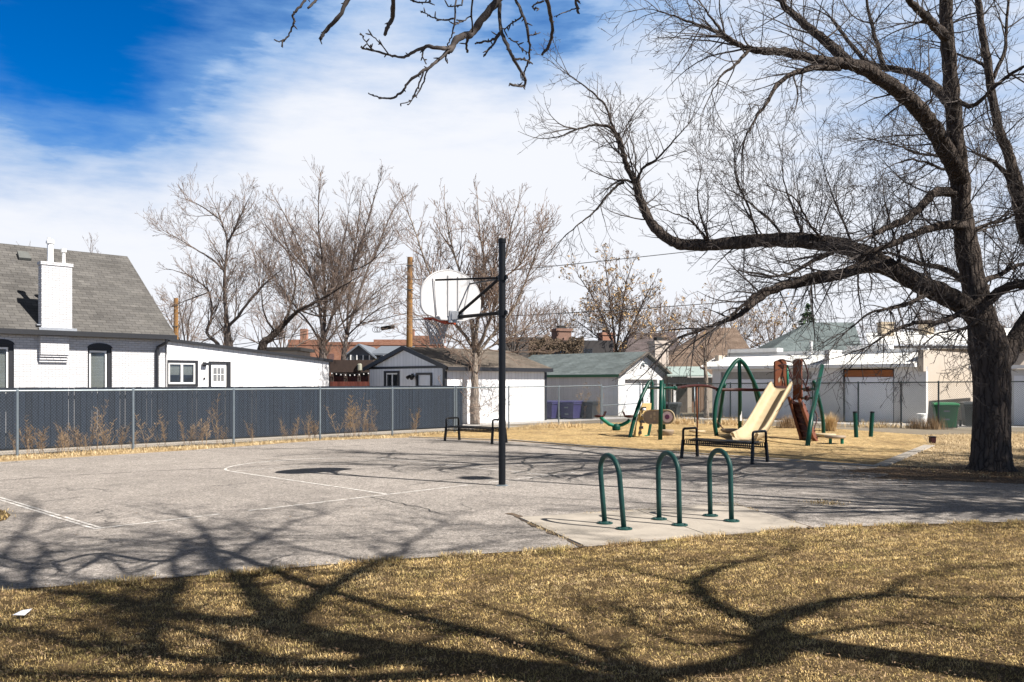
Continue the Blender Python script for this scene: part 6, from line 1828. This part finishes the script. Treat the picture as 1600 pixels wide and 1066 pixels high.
traced_tree('bare_tree', 'dark leaning trunk between the two widest bare crowns', 44, [
    ([(398,600),(408,545),(425,522),(443,504)], .26, .20),
    ([(443,504),(464,482),(490,468),(513,455),(535,440),(556,427)], .16, .03),
    ([(443,504),(455,470),(462,430),(452,390),(440,350)], .10, .02),
    ([(470,480),(500,490),(530,485),(560,478)], .06, .012),
    ([(430,515),(415,490),(408,450),(412,400)], .08, .012)], 105, KB, 2.4, 1.8, 'bark_big', 'twig_grey', G_)
KL = dict(KB); KL['rmin'] = .010
traced_tree('yellow_leaved_tree', 'tree with scattered yellow leaves behind the green-roofed garage', 58, [
    ([(962,640),(963,580),(963,545)], .22, .17),
    ([(963,548),(945,500),(925,455),(905,425),(900,410)], .10, .02),
    ([(963,548),(955,480),(948,420),(945,385)], .11, .02),
    ([(963,548),(972,480),(980,430),(990,400)], .11, .02),
    ([(964,550),(990,500),(1010,455),(1025,425)], .10, .02),
    ([(962,552),(930,520),(905,500),(888,485)], .07, .015),
    ([(965,552),(1000,525),(1030,505),(1048,490)], .07, .015)], 106, KL, 2.6, 1.9, 'bark_grey', 'twig_grey', None, leafp=.20, leafmat='dry_leaf', leafsize=.085)
traced_tree('sapling', 'thin young tree with a few dry leaves beside the garage row corner', 40.5, [
    ([(1104,652),(1104,610),(1102,570),(1100,545)], .13, .09),
    ([(1101,550),(1090,520),(1078,495),(1070,470)], .05, .012),
    ([(1101,550),(1106,510),(1112,475),(1116,450)], .06, .012),
    ([(1102,560),(1125,530),(1145,505),(1160,490)], .05, .012),
    ([(1102,570),(1085,545),(1065,535),(1050,525)], .035, .01)], 107, KB, 3.0, 1.2, 'bark_pale', 'twig_brown', None, leafp=.06, leafmat='dry_leaf', leafsize=.08)
# twiggy small trees filling the back row
def filler(label, px, py_top, D, width, seed, twig='twig_brown', bark='bark_grey', leafp=0, name='bare_tree', leafsize=.085):
    hw = width/2; g = random.Random(seed); L = []
    top = py_top; base = 600
    L.append(([(px,base+20),(px+1,base-20),(px+2,base-45)], .16, .12))
    for k in range(6):
        f = (k-2.5)/2.5; x = px + f*hw + g.uniform(-6, 6); y = top + abs(f)**1.6*(base-60-top)*.6 + g.uniform(0, 12)
        L.append(([(px+2,base-45),(px+f*hw*.35,base-45-(base-45-y)*.4),(px+f*hw*.75,base-45-(base-45-y)*.75),(x,y)], .09, .018))
    kw = dict(leafp=leafp, leafmat='dry_leaf', leafsize=leafsize) if leafp else {}
    K2 = dict(KB); K2['rmin'] = .010; K2['kids'] = (2.2, 3.0, 3.4)
    return traced_tree(name, label, D, L, seed, K2, 2.1, 2.0, bark, twig, 'small bare trees in the back row', **kw)
filler('reddish twiggy tree behind the hoop pole and white garage roof', 800, 440, 60, 130, 201)
filler('low twiggy tree behind the dark roof left of the yellow-leaved tree', 868, 462, 66, 110, 202, 'twig_grey')
filler('faint bare tree right of the yellow-leaved tree behind mauve roof', 1040, 455, 70, 120, 203, 'twig_brown', leafp=.05)
filler('orange-leaved small tree behind the left side of the teal roof', 1205, 470, 72, 110, 204, 'twig_brown', leafp=.22, leafsize=.095)
filler('bare tree over the tan roof left of the teal roof', 1150, 462, 74, 130, 205, 'twig_grey')
filler('grey bare tree behind the shaded fork of the wide tree at left', 290, 425, 68, 130, 206, 'twig_grey')
filler('low brownish tree behind the pale outbuilding', 440, 455, 72, 150, 207)
filler('grey twiggy tree between the utility pole and the backboard', 690, 445, 72, 140, 208, 'twig_grey')
filler('thin bare treetop showing above the grey roof ridge', 143, 352, 75, 26, 209, 'twig_grey')
filler('bare treetop just showing over the roof near the left edge', 40, 376, 80, 60, 210, 'twig_grey')
filler('bare grey tree behind the white flat-roofed house', 1440, 468, 78, 190, 211, 'twig_grey')
filler('bare brownish tree over the house behind the big trunk', 1570, 470, 78, 150, 212)
def conifer():
    D = 70.0; P = Vector(((1262-800)/F_PX*D, D, 0)); h = zat(474, D); g = random.Random(8)
    r = empty('conifer', 'dark green conifer tip above the teal roof', 'tree', P)
    MB().tube([(0,0,0),(0,0,h)], [.2,.02], 8).build('trunk', MAT['bark_grey'], r)
    mb = MB()
    for i in range(900):
        f = g.random()**.8; z = h*(1-.55*f); rad = 1.9*f*g.uniform(.3, 1); a = g.uniform(0, 6.28)
        c = Vector((rad*math.cos(a), rad*math.sin(a), z - rad*.25)); u = Vector((math.cos(a), math.sin(a), -.3))*g.uniform(.15,.4); v = rnd_dir(g)*.09
        mb.add([c-u*.3+v, c+u, c-u*.3-v], [(0,1,2)])
    mb.build('crown', MAT['needle'], r)
conifer()

# ---- trees out of the frame, right of and above the camera: they throw the shadows on the lawn and hang the twigs at the top
KS = dict(seg=(7, 6, 5), wig=(.14, .2, .24), trop=(.02, .0, .0), kids=(3.2, 4.2), ratio=(.58, .58), start=.12, ang=(28, 65), ang0=(35, 75),
          tap=.72, rmin=.006, r0=.035, rr=.62, arc=.05)
def S(px, py, h):
    """the point at height h that throws its shadow on the ground seen at px, py"""
    p = gp(px, py); return p - SHD*h + Z*h
def overhead_tree():
    g = random.Random(31); T, Cn = MB(), MB()
    B = Vector((5.35, 2.15, 0))
    base = S(800,1047,6.0)
    trunk = [B, Vector((5.32,2.15,1.2)), Vector((5.28,2.16,3.2)), Vector((5.25,2.17,4.8)), base, S(600,1018,6.8), S(445,985,7.6)]
    limb(T, Cn, trunk, .27, .17, g, KS, .4, 1.2, 12, .9, 5)
    def lb(P, r0, r1, per=3.9, L0=1.9, K_=KS, start=.2, **kw): limb(T, Cn, [S(*p) for p in P], r0*.72, r1*.75, g, K_, per, L0, 9, start, 4, .02)
    lb([(448,988,7.55),(468,955,8.2),(500,930,8.7),(550,898,9.3),(588,880,9.6),(620,868,9.9),(645,845,10.3),(690,820,10.8)], .14, .03)
    lb([(445,985,7.6),(410,942,8.3),(372,907,8.9),(345,885,9.2),(331,858,9.5),(318,832,9.9),(300,812,10.3)], .17, .03)
    lb([(345,882,9.2),(400,846,9.6),(440,826,9.9),(462,815,10.1),(505,806,10.4)], .07, .02)
    lb([(588,880,9.6),(500,865,9.9),(455,855,10.1),(410,838,10.4),(370,820,10.8)], .05, .015)
    lb([(470,985,7.4),(400,975,7.9),(330,970,8.3),(240,957,8.9),(175,942,9.4),(125,931,9.8),(65,924,10.2),(0,918,10.7),(-80,905,11.3)], .20, .06)
    lb([(235,960,8.9),(262,935,9.3),(285,910,9.6),(268,885,9.8),(290,852,10.2),(320,832,10.5)], .13, .03)
    lb([(285,905,9.6),(320,890,9.9),(310,862,10.2),(270,840,10.5)], .06, .02)
    lb([(50,925,10.2),(45,895,10.5),(70,868,10.8),(140,860,11.1),(200,855,11.4)], .10, .02)
    lb([(62,880,10.7),(60,850,11.0),(30,840,11.2),(0,846,11.4)], .06, .02)
    lb([(20,920,10.6),(-20,890,11.0),(20,850,11.4),(60,800,12.0)], .10, .03)
    lb([(640,1030,6.7),(540,1040,7.0),(420,1036,7.5),(320,1034,8.0),(220,1022,8.6),(120,1006,9.2),(40,990,9.8),(-40,975,10.4)], .14, .05)
    lb([(250,1026,8.4),(235,1000,8.8),(240,975,9.1),(236,958,9.3)], .12, .07)
    lb([(420,1036,7.5),(330,1000,8.0),(280,985,8.3),(240,975,8.6)], .10, .05)
    lb([(760,1046,6.1),(600,1062,6.6),(450,1062,7.2),(300,1060,7.8),(150,1058,8.6),(0,1052,9.4)], .12, .05)
    lb([(645,1010,6.8),(700,985,7.4),(640,960,7.8),(560,935,8.2)], .05, .015)
    lb([(990,1055,5.2),(900,1000,6.0),(800,960,6.8),(700,940,7.4),(620,935,8.0)], .06, .02)
    lb([(700,860,10.6),(760,850,11.0),(820,840,11.4),(880,838,11.8)], .04, .015)
    # the low limb over the court whose hanging ends show at the top of the view
    q = lambda px, py, D: mp(px, py, D)
    main = [Vector((5.27,2.16,4.3)), Vector((4.4,3.2,5.1)), Vector((3.2,4.4,5.4)), q(1100,-130,6.3), q(960,-66,5.9), q(820,-72,6.2), q(700,-62,5.8), q(580,-84,6.2), q(470,-55,6.0)]
    Kn = dict(KS); Kn['rmin'] = .0038; Kn['r0'] = .01
    pts = smooth_path(main, 6); m = len(pts); T.tube(pts, [.075-.058*(i/(m-1))**.8 for i in range(m)], 9)
    def hang(P, r0, r1, D=6.0, stub=5):
        W = [q(x, y, D + .25*math.sin(x*.05+y*.03)) for x, y in P]
        pp = smooth_path(W, 5, g, .004); k = len(pp)
        rad = [(r0+(r1-r0)*i/(k-1))*g.uniform(.88, 1.18) for i in range(k)]
        Cn.tube(pp, rad, 7, True)
        for i in range(2, k):
            if g.random() < .45:
                t = (pp[i]-pp[i-1]).normalized(); d = side_dir(t, g, R(g.uniform(40, 80)))
                a = pp[i]; L_ = g.choice((.012, .018, .02, .03, .05)); Cn.tube([a, a+d*L_*.6, a+d*L_], [.0045, .005, .0025], 5, True)
    hang([(492,-58),(480,-20),(476,0),(464,16),(457,24),(460,33),(455,46),(449,58),(439,65),(428,62)], .010, .004)
    hang([(530,-66),(510,-20),(494,0),(481,13)], .014, .007)
    hang([(575,-70),(560,-30),(543,0),(530,26),(511,45),(500,62)], .020, .012)
    hang([(632,-72),(618,-30),(614,0),(613,29),(606,42),(601,55)], .018, .012)
    hang([(830,-62),(800,-30),(778,0),(752,32),(738,52),(718,58),(706,74),(700,80)], .030, .020)
    hang([(705,75),(686,75),(667,73),(647,81),(631,89),(608,86),(582,79),(564,74)], .014, .005)
    hang([(700,78),(686,94),(663,110),(640,127),(628,143),(611,154),(595,153),(577,147)], .012, .0045)
    hang([(676,99),(668,110),(658,138),(645,155),(637,164)], .006, .003)
    hang([(662,110),(655,130),(643,156),(626,162)], .006, .003)
    hang([(608,86),(592,65),(578,54)], .005, .003)
    hang([(582,79),(572,66),(565,54)], .005, .003)
    hang([(664,73),(660,85),(666,100)], .006, .004)
    hang([(698,80),(696,92),(699,99)], .006, .004)
    hang([(732,57),(729,68),(730,82)], .011, .008)
    hang([(905,-66),(782,-20),(781,0),(783,46),(793,72),(803,94),(819,120),(820,132),(812,135),(797,131)], .016, .007)
    hang([(783,50),(770,62),(752,66),(742,69)], .009, .006)
    hang([(782,52),(768,73),(756,87)], .009, .006)
    hang([(804,92),(818,93),(832,100)], .007, .005)
    hang([(830,-62),(803,-10),(806,0),(819,29),(827,65),(827,91),(820,110),(818,125)], .012, .005)
    hang([(817,25),(805,33),(795,40),(788,48)], .006, .004)
    hang([(826,55),(835,54),(844,51)], .004, .003)
    hang([(795,60),(806,66),(815,76),(825,82)], .005, .003)
    hang([(870,-62),(852,-20),(855,0),(860,26),(863,49),(857,72),(847,86)], .016, .009)
    hang([(905,-64),(896,-20),(899,0),(904,21)], .011, .009)
    hang([(900,13),(884,19),(866,26)], .005, .003)
    hang([(720,-70),(712,0),(710,39),(705,58),(699,70)], .007, .004)
    hang([(750,-68),(738,0),(738,58)], .008, .006)
    hang([(709,29),(690,32),(676,27),(664,20),(658,18)], .006, .003)
    hang([(735,26),(722,34),(712,39)], .005, .003)
    hang([(660,-72),(652,-10),(645,2),(668,4),(672,0)], .007, .005)
    hang([(700,-72),(722,0),(715,8),(700,10)], .006, .004)
    hang([(850,2),(838,5),(832,12),(842,14)], .006, .004)
    tree_thing('overhead_tree', 'bare tree whose knobbly dark branch tips hang into the top of the view', B, T, Cn, 'bark_big', 'bark_twig')
overhead_tree()
def shadow_tree():
    g = random.Random(41); T, Cn = MB(), MB()
    B = Vector((7.25, 2.55, 0)); base = S(1225,1005,6.2)
    limb(T, Cn, [B, Vector((7.24,2.56,2.0)), Vector((7.22,2.58,4.4)), base], .25, .18, g, KS, .3, 1.2, 12, .95, 5)
    def lb(P, r0, r1, per=2.4, L0=1.6, K_=KS, start=.2): limb(T, Cn, [S(*p) for p in P], r0*.72, r1*.75, g, K_, per, L0, 9, start, 4, .02)
    lb([(1225,1008,6.15),(1190,976,6.7),(1150,962,7.1),(1115,948,7.5),(1095,928,7.9),(1086,910,8.3),(1120,892,8.7),(1175,875,9.3),(1230,865,9.9)], .17, .03)
    lb([(1195,978,6.6),(1250,955,7.1),(1300,941,7.5),(1375,931,8.1),(1450,936,8.6),(1530,934,9.2),(1620,936,9.8)], .13, .03)
    lb([(1088,914,8.2),(1040,906,8.6),(1000,896,9.0),(965,885,9.4),(900,872,10.0)], .07, .015)
    lb([(1225,1006,6.1),(1180,1030,6.4),(1120,1042,6.8),(1030,1054,7.3),(940,1040,7.8),(880,1022,8.3),(825,1008,8.8),(760,990,9.4)], .19, .03)
    lb([(1180,1000,6.5),(1080,1010,7.1),(1020,990,7.6),(980,960,8.0),(950,945,8.4)], .07, .02)
    lb([(1230,1000,6.3),(1330,985,6.8),(1420,975,7.4),(1500,985,8.0),(1600,990,8.6)], .06, .02)
    lb([(1375,931,8.1),(1420,905,8.6),(1500,890,9.1),(1580,885,9.6)], .05, .02)
    tree_thing('neighbour_tree', 'bare tree out of view at right that throws the forked shadow on the lawn', B, T, Cn, 'bark_big', 'bark_twig')
shadow_tree()
# trees out of view at the far right that shade the path
def path_trees():
    g = random.Random(51)
    for k, (x, y, h, sd, lab) in enumerate(((15.2, 12.4, 11, 61, 'bare tree out of view to the right that shades the near path'), (19.5, 14.2, 13, 62, 'bare tree farther right out of view that shades the far path'), (13.5, 9.5, 11, 63, 'bare tree out of view right of the bike racks'), (15.6, 10.7, 12.5, 64, 'tall bare tree out of view between the path and the lawn at right'))):
        g = random.Random(sd); T, Cn = MB(), MB(); B = Vector((x, y, 0))
        limb(T, Cn, [B, B+Vector((.1,0,2)), B+Vector((0,.1,4))], .3, .22, g, KS, .3, 1.2, 10, .95, 4)
        for i in range(12):
            a = 2*math.pi*i/12 + g.uniform(-.3,.3); d = Vector((math.cos(a), math.sin(a), 0)); s = g.uniform(2.6, 4.6); hh = h*g.uniform(.62, 1.0)
            limb(T, Cn, [B+Vector((0,.1,3.2+.1*i)), B+d*s*.4+Z*(3.2+(hh-3)*.45), B+d*s*.8+Z*(hh*.85), B+d*s+Z*hh], .12, .025, g, KS, 4.6, 2.1, 8, .2, 4, .05)
        tree_thing('neighbour_tree', lab, B, T, Cn, 'bark_big', 'bark_twig', 'bare trees out of view to the right')
path_trees()
